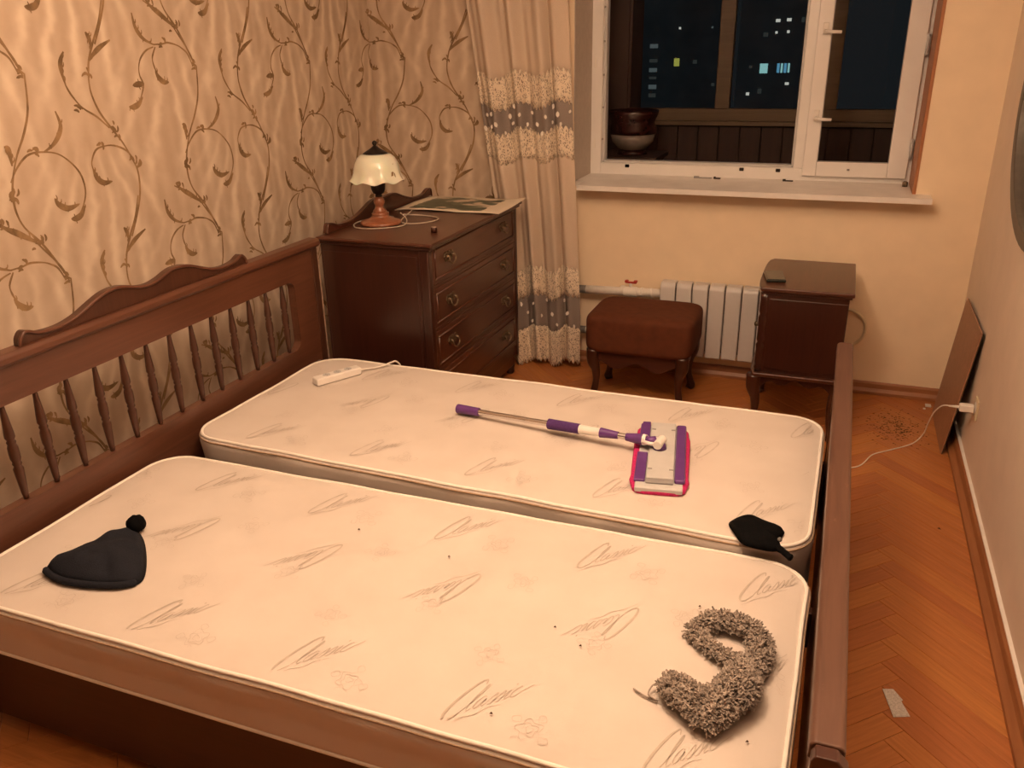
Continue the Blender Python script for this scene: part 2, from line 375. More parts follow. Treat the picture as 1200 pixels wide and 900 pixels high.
# ------------------------------------------------------------------ the room
XL, XR, D, YN, H = -.385, 2.5964, 3.2034, -1.75, 2.62
YW, YO = 3.50, D+.44
floor = struct(box(XL-.1, XR+.1, YN-.1, D+.1, -.08, -.007).build('floor', M['floorbase']))
def parquet():
    L, w = .42, .07; gap = .0008
    def plank_mesh(name, mb): 
        return mb.build(name, M['plank'], floor)
    g = gap/2; b = .0012
    pm = MB(); l2, w2 = L/2-g, w/2-g
    pm.add([(-l2, -w2, -.0065), (l2, -w2, -.0065), (l2, w2, -.0065), (-l2, w2, -.0065),
            (-l2, -w2, -b), (l2, -w2, -b), (l2, w2, -b), (-l2, w2, -b),
            (-l2+b, -w2+b, 0), (l2-b, -w2+b, 0), (l2-b, w2-b, 0), (-l2+b, w2-b, 0)],
           [(4, 0, 1, 5), (5, 1, 2, 6), (6, 2, 3, 7), (7, 3, 0, 4), (8, 4, 5, 9), (9, 5, 6, 10), (10, 6, 7, 11), (11, 7, 4, 8), (8, 9, 10, 11)])
    first = None; rest = MB(); x0, y0 = 2.02, .03
    c45 = math.sqrt(.5)
    for m in range(-8, 9):
        for t in range(-90, 90):
            for kind in (0, 1):
                if kind == 0: a, bb = t*w+L/2, t*w+w/2
                else: a, bb = t*w+L+w/2, (t+1)*w-L/2
                a += m*L; bb -= m*L
                X, Y = x0+(a-bb)*c45, y0+(a+bb)*c45
                if not (XL-.1 < X < XR+.16 and YN < Y < D+.2): continue
                ang = PI/4+(PI/2 if kind else 0)
                vis = (X > 1.95 and Y > .45) or (X > .3 and Y > 1.75)
                if vis:
                    if first is None:
                        first = pm.build('parquet_plank', M['plank'], floor); o = first
                    else:
                        o = first.copy(); COL.objects.link(o); o.parent = floor
                    o.location = (X, Y, 0); o.rotation_euler = (0, 0, ang)
                else:
                    ca, sa = math.cos(ang), math.sin(ang)
                    rest.add([(X+px*ca-py*sa, Y+px*sa+py*ca, pz) for px, py, pz in pm.v], pm.f)
    r = rest.build('parquet_field', M['plank'], floor); tag(r, kind='stuff')
parquet()
# left wall and the papered stretch of back wall carry the paper coordinates as uv
def paper_wall(name, corners, uvs, box_args):
    mb = MB(); mb.box(*box_args); mb.uv = {}
    for i, v in enumerate(mb.v): mb.uv[i] = uvs(v)
    return struct(mb.build(name, M['paper']))
wall_left = paper_wall('wall_left', None, lambda v: (v[1], v[2]), (XL-.12, XL, YN-.1, D+.1, -.05, H+.05))
wall_back_left = paper_wall('wall_back_left', None, lambda v: (D+v[0]-XL, v[2]), (XL, .50, D, YO, -.05, H+.05))
WX0, WX1, WZ0, WZ1 = .733, 2.320, .944, 2.34
wb = MB().box(.50, WX0, D, YO, -.05, H+.05).box(WX1, XR+.1, D, YO, -.05, H+.05).box(WX0, WX1, D, YO, -.05, WZ0).box(WX0, WX1, D, YO, WZ1, H+.05)
wall_back = struct(wb.build('wall_back', M['wall']))
wall_right = struct(box(XR, XR+.12, YN-.1, D+.1, -.05, H+.05).build('wall_right', M['wallr']))
wall_near = struct(box(XL-.1, XR+.1, YN-.12, YN, -.05, H+.05).build('wall_near', M['darkwall']))
ceiling = struct(box(XL-.1, XR+.1, YN-.1, D+.1, H, H+.1).build('ceiling', M['ceil']))
def base_prof(d, h): return [(0, 0), (d, 0), (d, h*.25), (d*.55, h*.5), (d*.45, h*.85), (d*.25, h), (0, h)]
bp = base_prof(.040, .062)
struct(MB().prism([(XR-x, z) for x, z in bp], 1, YN, D-.02).build('baseboard_right', M['base'], smooth=False))
struct(MB().prism([(D-x, z) for x, z in base_prof(.022, .062)], 0, XL, XR-.0).build('baseboard_back', M['basex']))
struct(MB().prism([(XL+x, z) for x, z in base_prof(.022, .062)], 1, YN, D-.0).build('baseboard_left', M['base']))

struct(box(XR-.011, XR, YN, D-.05, .062, .067).build('trim_4', M['sillm']))
# printed vines on the paper
def vine_print():
    tile = MB(); segs = []
    def stroke(pts, w0, prof):
        P = smooth_path([(a, b, 0) for a, b in pts], 4); n = len(P)
        for i in range(n-1):
            pass
        ring = []
        for i, p in enumerate(P):
            d = (P[min(i+1, n-1)]-P[max(i-1, 0)]).normalized(); q = Vector((-d.y, d.x, 0)); t = i/(n-1)
            h = w0*prof(t)/2+.0006
            ring.append((p+q*h, p-q*h))
        segs.append(ring)
    for k, pts in VINES:
        if k == 's': stroke(pts, .0062, lambda t: .8+.4*math.sin(t*9)**2)
        elif k == 't': stroke(pts, .0052, lambda t: .7+.5*math.sin(t*7)**2)
        elif k == 'l': stroke(pts, .017, lambda t: .25+math.sin(min(1, t*1.02)*PI)**1.3*(.4+.6*t))
        else: stroke(pts, .020, lambda t: math.sin(t*PI)**.8)
    rnd = random.Random(3)
    for a, b in BARBS:
        for j in range(5):
            an = rnd.uniform(.2, 2.6)+PI*.15; L = rnd.uniform(.014, .026)
            oa, ob = a+rnd.uniform(-.012, .012), b+rnd.uniform(-.015, .015)
            stroke([(oa, ob), (oa+math.cos(an)*L*.5, ob+math.sin(an)*L*.5), (oa+math.cos(an+.4)*L, ob+math.sin(an+.4)*L)], .007, lambda t: math.sin(t*PI)**.7)
    for k, pts in VINES:      # serrations along leaves
        if k in 'lc':
            for j in range(5):
                t = (j+.7)/6*(len(pts)-1); i = int(t); f = t-i
                a = pts[i][0]*(1-f)+pts[min(i+1, len(pts)-1)][0]*f; b = pts[i][1]*(1-f)+pts[min(i+1, len(pts)-1)][1]*f
                an = rnd.uniform(.4, 1.4)+(PI if rnd.random() < .3 else 0); L = rnd.uniform(.012, .02)
                stroke([(a, b), (a+math.cos(an)*L*.6, b+math.sin(an)*L*.5), (a+math.cos(an+.3)*L, b+math.sin(an+.3)*L)], .006, lambda t: 1-t*.8)
    ml, mk = MB(), MB()
    for iy in range(-3, 5):
        for iz in range(-2, 3):
            for si, ring in enumerate(segs):
                e = .0005+si*.000018
                for (a, b), (c, d) in zip(ring[:-1], ring[1:]):
                    q = [(p.x+iy*P_W, p.y+iz*Q_W) for p in (a, c, d, b)]
                    cs = sum(x for x, _ in q)/4; cz = sum(z for _, z in q)/4
                    if cz < .03 or cz > H-.02: continue
                    if cs < D:
                        if cs < -.6: continue
                        ml.add([(XL+e, min(s, D), z) for s, z in q], [(0, 1, 2, 3)])
                    elif cs < D+.5-XL-.02:
                        mk.add([(max(s, D)-D+XL, D-e, z) for s, z in q], [(0, 1, 2, 3)])
    ml.build('printed_vine', M['vine'], wall_left); mk.build('printed_vine', M['vine'], wall_back_left)
vine_print()

# ------------------------------------------------------------------ window
def make_window():
    w = struct(thing('window_1', (1.52, YW, WZ0), None, None))
    y0, y1 = YW, YW+.07     # fixed frame
    gx0, gx1, mx1 = .793, 1.775, 1.822
    fr = MB().box(WX0, gx0, y0, y1, WZ0, WZ1).box(2.275, WX1, y0, y1, WZ0, WZ1).box(gx0, 2.275, y0, y1, WZ0, 1.024).box(gx0, 2.275, y0, y1, 2.28, WZ1).box(gx1, mx1, y0, y1, 1.024, 2.28)
    fr.build('window_frame', M['pvc'], w, .004)
    bd = MB().box(gx0-.002, gx0+.014, y0+.025, y1+.01, 1.024, 2.28).box(gx1-.012, gx1+.002, y0+.025, y1+.01, 1.024, 2.28).box(gx0, gx1, y0+.025, y1+.01, 1.020, 1.036)
    bd.build('glazing_bead', M['lgrey'], w, .002)
    box(gx0, gx1, y0+.052, y0+.056, 1.024, 2.28).build('pane', M['glass'], w)
    s0, s1 = YW-.026, YW+.02; a0, a1, b0, b1 = 1.820, 2.288, .992, 2.30     # opening sash, proud of the frame
    sash = MB().box(a0, a0+.064, s0, s1, b0, b1).box(a1-.084, a1, s0, s1, b0, b1).box(a0+.064, a1-.084, s0, s1, b0, b0+.070).box(a0+.064, a1-.084, s0, s1, b1-.06, b1)
    so = sash.build('sash', M['pvc'], w, .005)
    box(a0+.06, a1-.08, s0+.02, s0+.024, b0+.06, b1-.05).build('pane', M['glass'], so)
    gk = MB().box(a0+.064, a1-.084, s0+.004, s0+.012, b0+.069, b0+.0725).box(a0+.0635, a0+.067, s0+.004, s0+.012, b0+.07, b1-.06).box(a1-.087, a1-.0835, s0+.004, s0+.012, b0+.07, b1-.06)
    gk.build('gasket', M['dgrey'], so)
    for z in (1.266, 1.648):
        h = MB().box(a0+.024, a0+.050, s0-.010, s0+.002, z-.012, z+.036).build('handle', M['white_pl'], so, .003)
        MB().tube([(a0+.037, s0-.004, z), (a0+.037, s0-.030, z), (a0+.041, s0-.036, z-.002), (a0+.065, s0-.038, z-.004), (a0+.108, s0-.038, z-.006)], [.008, .008, .008, .0075, .007], 8).build('lever', M['white_pl'], h, smooth=True)
    for z in (1.13, 1.58):
        MB().tube([(a1+.004, s0-.002, z-.045), (a1+.004, s0-.002, z+.045)], .007, 10).build('hinge', M['lgrey'], so, smooth=True)
    MB().lathe((2.03, s0-.001, 1.024), [(.001, 0), (.006, 0), (.006, .008)], 10).build('catch', M['dgrey'], so)
    for x, z, c in ((.938, 1.012, 'black'), (1.528, 1.012, 'darkm'), (1.705, 1.012, 'darkm')):
        MB().box(x-.011, x+.011, y0-.006, y0+.004, z-.008, z+.008).build('strike_plate', M[c], w, .003)
    for z in (1.10, 1.50):
        MB().box(.752, .762, y0-.004, y0+.002, z, z+.05).build('screw_cover', M['white_pl'], w, .001)
    for k in range(5):
        z = 1.14+k*.16
        MB().box(gx0+.001, gx0+.008, y0+.008, y0+.020, z, z+.010).build('locking_stud', M['dgrey'], w, .001)
    return w
make_window()
sill = MB().box(.785, 2.381, D-.12, D, .944, .968).box(WX0, WX1-.014, D, YW+.03, .944, .968)
struct(box(WX0, WX0+.004, D-.001, YW, .968, WZ1).build('trim_3', M['reveal']))
sl = struct(sill.build('trim_1', M['sillm']))
struct(box(WX1-.014, WX1, D-.006, YW-.002, .944, 2.36).build('trim_2', M['brownstrip'], bevel=.002))
for x0, y0, w_, d_, c, lab in ((1.30, 3.445, .09, .008, 'dgrey', 'thin grey metal strip lying at the middle of the sill'), (1.40, 3.440, .034, .016, 'darkm', 'small dark metal clip on the window sill'), (1.735, 3.440, .05, .012, 'darkm', 'dark bent bracket on the sill below the mullion')):
    o = MB().box(x0, x0+w_, y0, y0+d_, .968, .974).box(x0, x0+w_*.3, y0, y0+d_, .974, .979).build('metal_fitting', M[c], bevel=.0015, origin=(x0, y0, .968)); tag(o, lab, 'fitting')
o = MB().lathe((2.285, 3.41, .968), [(.001, 0), (.012, 0), (.012, .02), (.007, .024), (.007, .016), (.001, .016)], 14).build('screw_cap', M['brass'], smooth=True, origin=(2.285, 3.41, .968)); tag(o, 'round metal cap at the right end of the window sill', 'cap')

# ------------------------------------------------------------------ loggia and night view
struct(box(-.6, 3.4, YO, 4.6, -.1, 0).build('floor_loggia', M['logw']))
struct(box(-.6, 3.4, YO, 4.6, 2.55, 2.65).build('ceiling_loggia', M['logw']))
struct(box(-.7, -.6, YO, 4.6, -.1, 2.65).build('wall_loggia_left', M['logw']))
struct(box(3.4, 3.5, YO, 4.6, -.1, 2.65).build('wall_loggia_right', M['logw']))
par = struct(box(-.6, 3.4, 4.46, 4.56, 0, 1.14).build('wall_loggia_front', M['log']))
pb = None
for k in range(32):
    x = -.6+.125*k
    if pb is None: pb = MB().box(.002, .123, 4.44, 4.46, 0, 1.135).build('board', M['log'], par, .003); o = pb
    else: o = pb.copy(); COL.objects.link(o); o.parent = par
    o.location = (x, 0, 0)
w2 = struct(thing('window_2', (1.3, 4.45, 1.14), None, None))
MB().box(-.6, 3.4, 4.40, 4.52, 1.14, 1.165).build('ledge', M['logf'], w2, .003)
MB().box(-.6, 3.4, 4.44, 4.50, 1.165, 1.235).build('bottom_rail', M['logf'], w2, .004)
MB().box(-.6, 3.4, 4.44, 4.50, 2.30, 2.38).build('top_rail', M['logf'], w2, .004)
for x in (-.2, .50, 1.24, 1.845, 2.55, 3.2):
    MB().box(x, x+.085, 4.43, 4.51, 1.235, 2.30).build('post', M['logf'], w2, .004)
for x0, x1 in ((-.115, .50), (.585, 1.24), (1.325, 1.845), (1.93, 2.55), (2.635, 3.2)):
    MB().box(x0, x1, 4.468, 4.472, 1.235, 2.30).build('pane', M['glass2'], w2)
# tall cupboard on the loggia, left
t = thing('loggia_cupboard', (.45, 4.2, 0), 'tall dark brown cupboard on the loggia behind the glazed pot', 'cupboard')
box(.10, .80, 4.10, 4.38, 0, 2.1).build('body', M['log'], t, .004)
for x0, x1 in ((.115, .445), (.455, .785)):
    d = box(x0, x1, 4.085, 4.10, .06, 2.06).build('door', M['log'], t, .004)
    box(x1-.03 if x0 < .3 else x0+.02, x1-.02 if x0 < .3 else x0+.03, 4.065, 4.085, 1.0, 1.12).build('handle', M['darkm'], d, .002)
# stand and pot
t = thing('plant_stand', (.876, 3.87, 0), 'dark wooden plant stand under the pot on the loggia', 'stand')
box(.70, 1.05, 3.70, 4.04, 1.005, 1.030).build('top', M['log'], t, .004)
for x in (.72, 1.0):
    for y in (3.72, 3.99): box(x, x+.03, y, y+.03, 0, 1.005).build('leg', M['log'], t, .003)
t = thing('ceramic_pot', (.876, 3.87, 1.030), 'round ceramic pot, dark red above and cream below, behind the window', 'pot')
c = (.876, 3.87, 1.030)
MB().lathe(c, [(.001, 0), (.085, 0), (.075, .018), (.060, .022)], 28).build('saucer', M['potred'], t, smooth=True)
MB().lathe(c, [(.055, .022), (.085, .032), (.118, .070), (.126, .110)], 28).build('bowl', M['potwhite'], t, smooth=True)
MB().lathe(c, [(.126, .110), (.128, .14), (.120, .17), (.124, .185), (.138, .215), (.142, .235), (.132, .238), (.118, .20), (.10, .18), (.001, .175)], 28).build('rim', M['potred'], t, smooth=True)
# apartment towers across the courtyard
CAM = Vector((2.0025, -.9187, 1.6208))
def far(x, z, yy=250.0):
    k = (yy+.9187)/60.9187; return CAM.x+(x-CAM.x)*k, CAM.z+(z-CAM.z)*k
def tower(name, x0, x1, z0, z1, yy, wins, lab):
    a, b = far(x0, z0, yy); c_, d_ = far(x1, z1, yy)
    t = thing(name, ((a+c_)/2, yy, b), lab, 'building')
    MB().box(a, c_, yy, yy+18, b, d_).build('facade', M['facade'], t)
    nfl = max(4, int((d_-b)/2.9))
    for i in range(nfl):
        if i % 2 == 0: MB().box(a-.05, c_+.05, yy-.25, yy, b+i*(d_-b)/nfl, b+i*(d_-b)/nfl+.25).build('floor_band', M['facade'], t)
    for (x, z, w_, h_, m_) in wins:
        p, q = far(x, z, yy); k = (yy+.9187)/60.9187
        f = MB().box(p-w_*k/2-.12, p+w_*k/2+.12, yy-.10, yy-.02, q-h_*k/2-.12, q+h_*k/2+.12).build('window', M['facade'], t)
        MB().box(p-w_*k/2, p+w_*k/2, yy-.16, yy-.10, q-h_*k/2, q+h_*k/2).build('lit_pane', M[m_], f)
M['em_cool'] = emit('cool_window_light', lin(.55, .62, .60), .16)
M['em_dim'] = emit('dim_window_light', lin(.50, .52, .46), .07)
M['em_yel'] = emit('yellow_window_light', lin(.75, .68, .12), .55)
M['em_teal'] = emit('teal_window_light', lin(.45, .85, .80), .75)
M['em_blue'] = emit('blue_window_light', lin(.22, .62, .90), .55)
M['em_white'] = emit('white_window_light', lin(.95, .85, .72), .8)
col = [(-11.05, 1.30, .55, .26, 'em_cool'), (-11.05, .36, .55, .22, 'em_dim'), (-11.05, -.24, .55, .26, 'em_cool'), (-11.05, -.77, .5, .2, 'em_dim'), (-11.05, -1.34, .55, .28, 'em_cool'), (-11.05, -1.90, .5, .26, 'em_dim'), (-9.44, .245, .36, .50, 'em_yel'), (-9.33, 2.39, .13, .13, 'em_white'), (-7.17, 2.39, .12, .12, 'em_cool'), (-8.2, .26, .28, .24, 'em_dim'), (-6.9, -1.2, .2, .2, 'em_dim')]
tower('apartment_tower', -12.4, -6.2, -14, 4.2, 250, col, 'dark apartment tower with a column of lit windows, left night view')
win2 = [(-3.643, -.194, .50, .62, 'em_teal'), (-2.72, -.17, .16, .62, 'em_blue'), (-2.50, -.17, .12, .62, 'em_teal'), (-2.28, -.17, .16, .62, 'em_blue'), (-2.06, -.16, .12, .62, 'em_teal'), (-3.0, 2.69, .28, .18, 'em_white'), (-2.317, 2.72, .28, .18, 'em_white'), (-3.04, 1.98, .14, .14, 'em_white'), (-2.30, 2.01, .16, .16, 'em_white'), (-2.08, -1.16, .24, .16, 'em_white'), (-4.55, -1.8, .2, .18, 'em_white'), (-3.79, -1.58, .26, .4, 'em_dim'), (-3.7, 1.85, .3, .3, 'em_dim'), (-4.5, -.1, .18, .18, 'em_dim'), (-1.45, 2.7, .2, .3, 'em_dim')]
tower('apartment_tower', -5.4, .8, -14, 4.8, 230, [(x, z, w_, h_, m_) for x, z, w_, h_, m_ in win2], 'dark apartment tower with bright blue lit windows, right night view')
# ------------------------------------------------------------------ bed
BY0, BY1 = .056, 1.887
bed = thing('bed', (1.06, .97, 0), 'wide walnut bed frame with spindled headboard, holding two mattresses', 'bed')
def rr(y0, y1, z0, z1, r, n=6):
    out = []
    for cy, cz, a0 in ((y1-r, z1-r, 0), (y0+r, z1-r, PI/2), (y0+r, z0+r, PI), (y1-r, z0+r, 1.5*PI)):
        for k in range(n+1): out.append((cy+r*math.cos(a0+k*PI/2/n), cz+r*math.sin(a0+k*PI/2/n)))
    return out
OY0, OY1, OZ0, OZ1 = .272, 1.705, .506, .783
def headboard():
    x0, x1, zt = .026, .058, .885
    # frame with a rounded opening: outer outline bridged to the inner one
    mb = MB(); inner = rr(OY0, OY1, OZ0, OZ1, .035); oy0, oy1, oz0, oz1 = BY0, BY1-.012, .10, zt
    outer = []
    n = len(inner); cy, cz = (OY0+OY1)/2, (OZ0+OZ1)/2
    q = n//4
    corners = [(oy1, oz1), (oy0, oz1), (oy0, oz0), (oy1, oz0)]
    for i in range(n):
        c = corners[i//q]; k = i % q; m = (q-1)/2
        y, z = inner[i]
        if k < m-.01: outer.append((c[0], z if c[0] in (oy0, oy1) and i//q in (0, 2) else c[1]) if i//q in (0, 2) else (y, c[1]))
        elif k > m+.01: outer.append((y, c[1]) if i//q in (0, 2) else (c[0], z))
        else: outer.append(c)
    vs = [(x1, *p) for p in inner]+[(x1, *p) for p in outer]+[(x0, *p) for p in inner]+[(x0, *p) for p in outer]
    fs = []
    for i in range(n):
        j = (i+1) % n
        fs += [(i, j, n+j, n+i), (2*n+i, 3*n+i, 3*n+j, 2*n+j), (i, 2*n+i, 2*n+j, j), (n+i, n+j, 3*n+j, 3*n+i)]
    mb.add(vs, fs)
    hb = mb.build('headboard', M['hb'], bed)
    MB().prism([(x0-.010, zt-.004), (x1+.006, zt-.004), (x1+.016, zt+.006), (x1+.016, zt+.020), (x1+.006, zt+.030), (x0-.004, zt+.030), (x0-.010, zt+.022)], 1, BY0-.01, BY1).build('top_rail', M['hb'], hb, .003)
    # crest
    C = .985; hw = .466
    half = [(0, .046), (.045, .052), (.085, .064), (.12, .070), (.17, .066), (.22, .050), (.28, .028), (.34, .018), (.40, .022), (.43, .034), (.447, .036), (.462, .020), (.466, 0)]
    top = [(C-a, zt+.030+b) for a, b in half[::-1]]+[(C+a, zt+.030+b) for a, b in half[1:]]
    sp = smooth_path([(a, b, 0) for a, b in top], 4); poly = [(p.x, p.y) for p in sp]
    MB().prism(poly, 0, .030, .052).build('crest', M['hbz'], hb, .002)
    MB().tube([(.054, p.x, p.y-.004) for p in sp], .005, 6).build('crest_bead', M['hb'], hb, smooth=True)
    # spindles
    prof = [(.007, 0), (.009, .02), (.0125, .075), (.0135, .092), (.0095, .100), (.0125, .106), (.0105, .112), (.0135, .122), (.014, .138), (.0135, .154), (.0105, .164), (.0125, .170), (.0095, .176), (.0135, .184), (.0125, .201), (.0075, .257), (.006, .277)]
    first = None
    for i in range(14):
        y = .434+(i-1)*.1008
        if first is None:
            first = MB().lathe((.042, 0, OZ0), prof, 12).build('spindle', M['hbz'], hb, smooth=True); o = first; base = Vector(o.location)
        else: o = first.copy(); COL.objects.link(o); o.parent = hb
        o.location = (0, y, 0)
    # end post: pale worn strip
    box(.030, .064, BY1-.050, BY1-.014, .05, zt).build('end_post', M['hbz'], hb, .003)
    box(.028, .060, BY1-.014, BY1-.002, .12, zt-.002).build('worn_edge', M['pale_wood'], hb, .002)
    box(.030, .060, BY0, BY0+.05, 0, .12).build('leg', M['hbz'], hb, .003); box(.030, .060, BY1-.05, BY1, 0, .12).build('leg', M['hbz'], hb, .003)
headboard()
def footboard():
    x0, x1, zt = 2.062, 2.102, .6865
    fb = box(x0+.006, x1-.006, BY0+.055, BY1-.01, .09, zt-.035).build('footboard', M['hb'], bed, .003)
    MB().prism([(2.056, zt-.034), (2.107, zt-.034), (2.107, zt-.006), (2.101, zt), (2.064, zt), (2.057, zt-.006)], 1, BY0+.02, BY1).build('top_rail', M['foot'], fb, .004)
    MB().prism([(2.060, zt-.05), (2.060, zt-.014), (2.066, zt-.002), (2.096, zt-.002), (2.112, zt-.020), (2.112, zt-.034), (2.10, zt-.05)], 1, BY0-.006, BY0+.020).build('end_cap', M['mahog_x'], fb, .003)
    box(2.064, 2.098, BY0+.002, BY0+.06, 0, zt-.05).build('leg', M['hbz'], fb, .004)
    box(2.064, 2.098, BY1-.06, BY1-.004, 0, zt-.036).build('leg', M['hbz'], fb, .004)
footboard()
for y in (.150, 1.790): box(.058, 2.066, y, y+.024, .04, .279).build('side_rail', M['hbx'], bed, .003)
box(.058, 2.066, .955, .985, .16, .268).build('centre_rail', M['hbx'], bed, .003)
fs_ = None
for k in range(14):
    if fs_ is None: fs_ = box(0, .08, .174, 1.790, .268, .280).build('slat', M['hbx'], bed, .002); o = fs_; b0 = Vector(o.location)
    else: o = fs_.copy(); COL.objects.link(o); o.parent = bed
    o.location = (.11+k*.143, 0, 0)

# ------------------------------------------------------------------ mattresses
CLASSIC = [([(.27, .60), (.23, .72), (.13, .68), (.03, .47), (-.02, .2), (.02, .02), (.12, -.04), (.22, .04)], .030),
 ([(.22, .05), (.30, .25), (.35, .5), (.33, .56), (.29, .4), (.28, .15), (.31, .03), (.36, .06)], .016),
 ([(.47, .24), (.42, .27), (.37, .18), (.38, .06), (.43, .04), (.48, .2), (.47, .08), (.50, .04), (.53, .08)], .014),
 ([(.53, .08), (.59, .27), (.62, .15), (.60, .04), (.55, .05)], .014), ([(.62, .08), (.69, .27), (.72, .15), (.70, .04), (.65, .05)], .014),
 ([(.72, .08), (.78, .24), (.77, .07), (.80, .04), (.83, .09)], .013), ([(.80, .33), (.81, .36)], .018),
 ([(.93, .22), (.90, .26), (.84, .17), (.85, .06), (.90, .04), (.99, .13), (1.1, .2)], .014),
 ([(.10, -.16), (.3, -.10), (.5, -.13), (.62, -.05), (.80, -.08)], .010)]
CLASSIC = [([(a+b*.72, b*.56) for a, b in pts], w) for pts, w in CLASSIC]     # the script leans strongly
def rose(rnd):
    out = []
    for k in range(3):
        r = .04+.05*k; pts = []
        for j in range(15):
            a = j/14*2*PI*.85+k*1.9; q = r*(1+.22*math.sin(a*(3+k)+k)); pts.append((q*math.cos(a), q*math.sin(a)))
        out.append((pts, .008))
    for k in range(4):
        a = .6+k*1.6; out.append(([(.15*math.cos(a), .15*math.sin(a)), (.23*math.cos(a+.25), .23*math.sin(a+.25)), (.27*math.cos(a+.05), .27*math.sin(a+.05)), (.22*math.cos(a-.25), .22*math.sin(a-.25)), (.15*math.cos(a), .15*math.sin(a))], .007))
    return out
def mattress(name, corners, zt, zb, label, letters, seed):
    # corners: head-near, foot-near, foot-far, head-far
    P = [Vector((x, y, 0)) for x, y in corners]; cen = sum(P, Vector())/4
    m = thing(name, (cen.x, cen.y, zb), label, 'mattress', 'mattresses on the bed')
    r = .105; loop = []
    for i in range(4):
        p, a, b = P[i], (P[i-1]-P[i]).normalized(), (P[(i+1) % 4]-P[i]).normalized()
        s, e = p+a*r, p+b*r
        cc = p+a*r+b*r
        for k in range(10):
            th = k/9*PI/2; loop.append(cc-b*(r*math.cos(th))-a*(r*math.sin(th)))
        q, nx = P[(i+1) % 4], (P[(i+2) % 4]-P[(i+1) % 4]).normalized()
        s2 = q+(P[i]-q).normalized()*r
        N = int((s2-e).length/.05)
        for k in range(1, N): loop.append(e.lerp(s2, k/N))
    n = len(loop)
    def nz(p, k): return noise.noise(Vector((p.x*4+seed, p.y*4, k)))
    edge = []
    for p in loop: edge.append((p-cen)*(1+.003*nz(p, 1))+cen)
    dz = [.004*nz(p*1.3, 5) for p in loop]
    rings = []
    for (off, z, amp) in ((-.012, zb+.004, 0), (.0, zb+.014, 0), (.004, zb+.03, 0), (-.004, zb+.06, .4), (-.001, (zt+zb)/2+.01, .6), (.005, zt-.03, .4), (.002, zt-.008, 1), (-.006, zt-.001, 1), (-.022, zt+.003, .8), (-.045, zt+.004, .5), (-.064, zt+.005, 0), (-.067, zt+.005, 0)):
        ring = []
        for i, p in enumerate(edge):
            d = (p-cen); t = (edge[(i+1) % n]-edge[i-1]).normalized(); nn = Vector((t.y, -t.x, 0))
            if nn.dot(d) < 0: nn = -nn
            # keep rings inside by shrinking toward the centre line
            q = p+nn*off
            if amp == .4 or amp == .6: q = q+nn*.0045*nz(p*2.2, z*9)
            ring.append((q.x, q.y, z+dz[i]*amp))
        rings.append(ring)
    mb = MB(); vs = [v for rg in rings for v in rg]; fs = []
    for j in range(len(rings)-1):
        for i in range(n): fs.append((j*n+i, j*n+(i+1) % n, (j+1)*n+(i+1) % n, (j+1)*n+i))
    last = (len(rings)-1)*n
    fs.append(tuple(last+i for i in range(n))); fs.append(tuple(range(n))[::-1])
    mb.add(vs, fs)
    body = mb.build('cover', M['tick'], m, smooth=True)
    top = [Vector((v[0], v[1], v[2])) for v in rings[7]]; bot = [Vector(v) for v in rings[1]]
    MB().tube(top, .0052, 6, closed=True).build('top_piping', M['pipe_cloth'], m, smooth=True)
    MB().tube(bot, .0055, 6, closed=True).build('bottom_piping', M['pipe_cloth'], m, smooth=True)
    low = [Vector((v[0], v[1], zt-.0105+dz[i])) for i, v in enumerate(rings[6])]
    MB().tube(low, .0030, 5, closed=True).build('seam', M['seam'], m, smooth=True)
    # flat print
    rnd = random.Random(seed); pr = MB(); pf = MB(); zz = zt+.0062
    ys = [c[1] for c in corners]; y_lo, y_hi = max(ys[0], ys[1])+.03, min(ys[2], ys[3])-.03
    def put(strokes, ox, oy, ang, sc, tgt, wk=1.0):
        ca, sa = math.cos(ang), math.sin(ang)
        for pts, w in strokes:
            sp = smooth_path([(a, b, 0) for a, b in pts], 4); k = len(sp); rg = []
            for i, p in enumerate(sp):
                d = (sp[min(i+1, k-1)]-sp[max(i-1, 0)]).normalized(); q = Vector((-d.y, d.x, 0)); t = i/(k-1)
                h = w*wk*(.35+.65*math.sin(t*PI))/2
                rg.append((p+q*h, p-q*h))
            for (a, b), (c, d) in zip(rg[:-1], rg[1:]):
                V = [(ox+(p.x*ca-p.y*sa)*sc, oy+(p.x*sa+p.y*ca)*sc, zz) for p in (a, c, d, b)]
                if all(min(c_[0] for c_ in corners)+.03 < x < max(c_[0] for c_ in corners)-.03 and y_lo < y < y_hi for x, y, _ in V): tgt.add(V, [(0, 1, 2, 3)])
    for kx in range(-1, 6):
        for ky in range(0, 3):
            x = letters[0]+kx*.388+ky*.10; y = letters[1]+ky*.56
            put(CLASSIC, x, y, math.radians(42), .165, pr)
            put(CLASSIC, x+.285-.39, y+.46, math.radians(222), .165, pr)
            put(rose(rnd), x+.17, y+.035, rnd.uniform(0, 6), .17, pf); put(rose(rnd), x+.02, y+.20, rnd.uniform(0, 6), .14, pf)
            put(rose(rnd), x+.0, y+.46, rnd.uniform(0, 6), .15, pf); put(rose(rnd), x-.17, y+.31, rnd.uniform(0, 6), .14, pf)
    pr.build('printed_lettering', M['print' if seed == 23 else 'printf'], m); pf.build('printed_roses', M['printf'], m)
    return m
ZA, ZB = .4561, .4312
mattress('mattress', [(.092, .985), (2.042, .938), (2.050, 1.769), (.118, 1.773)], ZA-.004, .2805, 'cream printed mattress nearer the window, with a flat mop lying on it', (.30, 1.02), 11)
mattress('mattress', [(.092, .122), (2.036, .134), (2.050, .918), (.090, .905)], ZB-.004, .2805, 'cream printed mattress nearer the viewer, with a dark knitted hat on it', (.247, .16), 23)

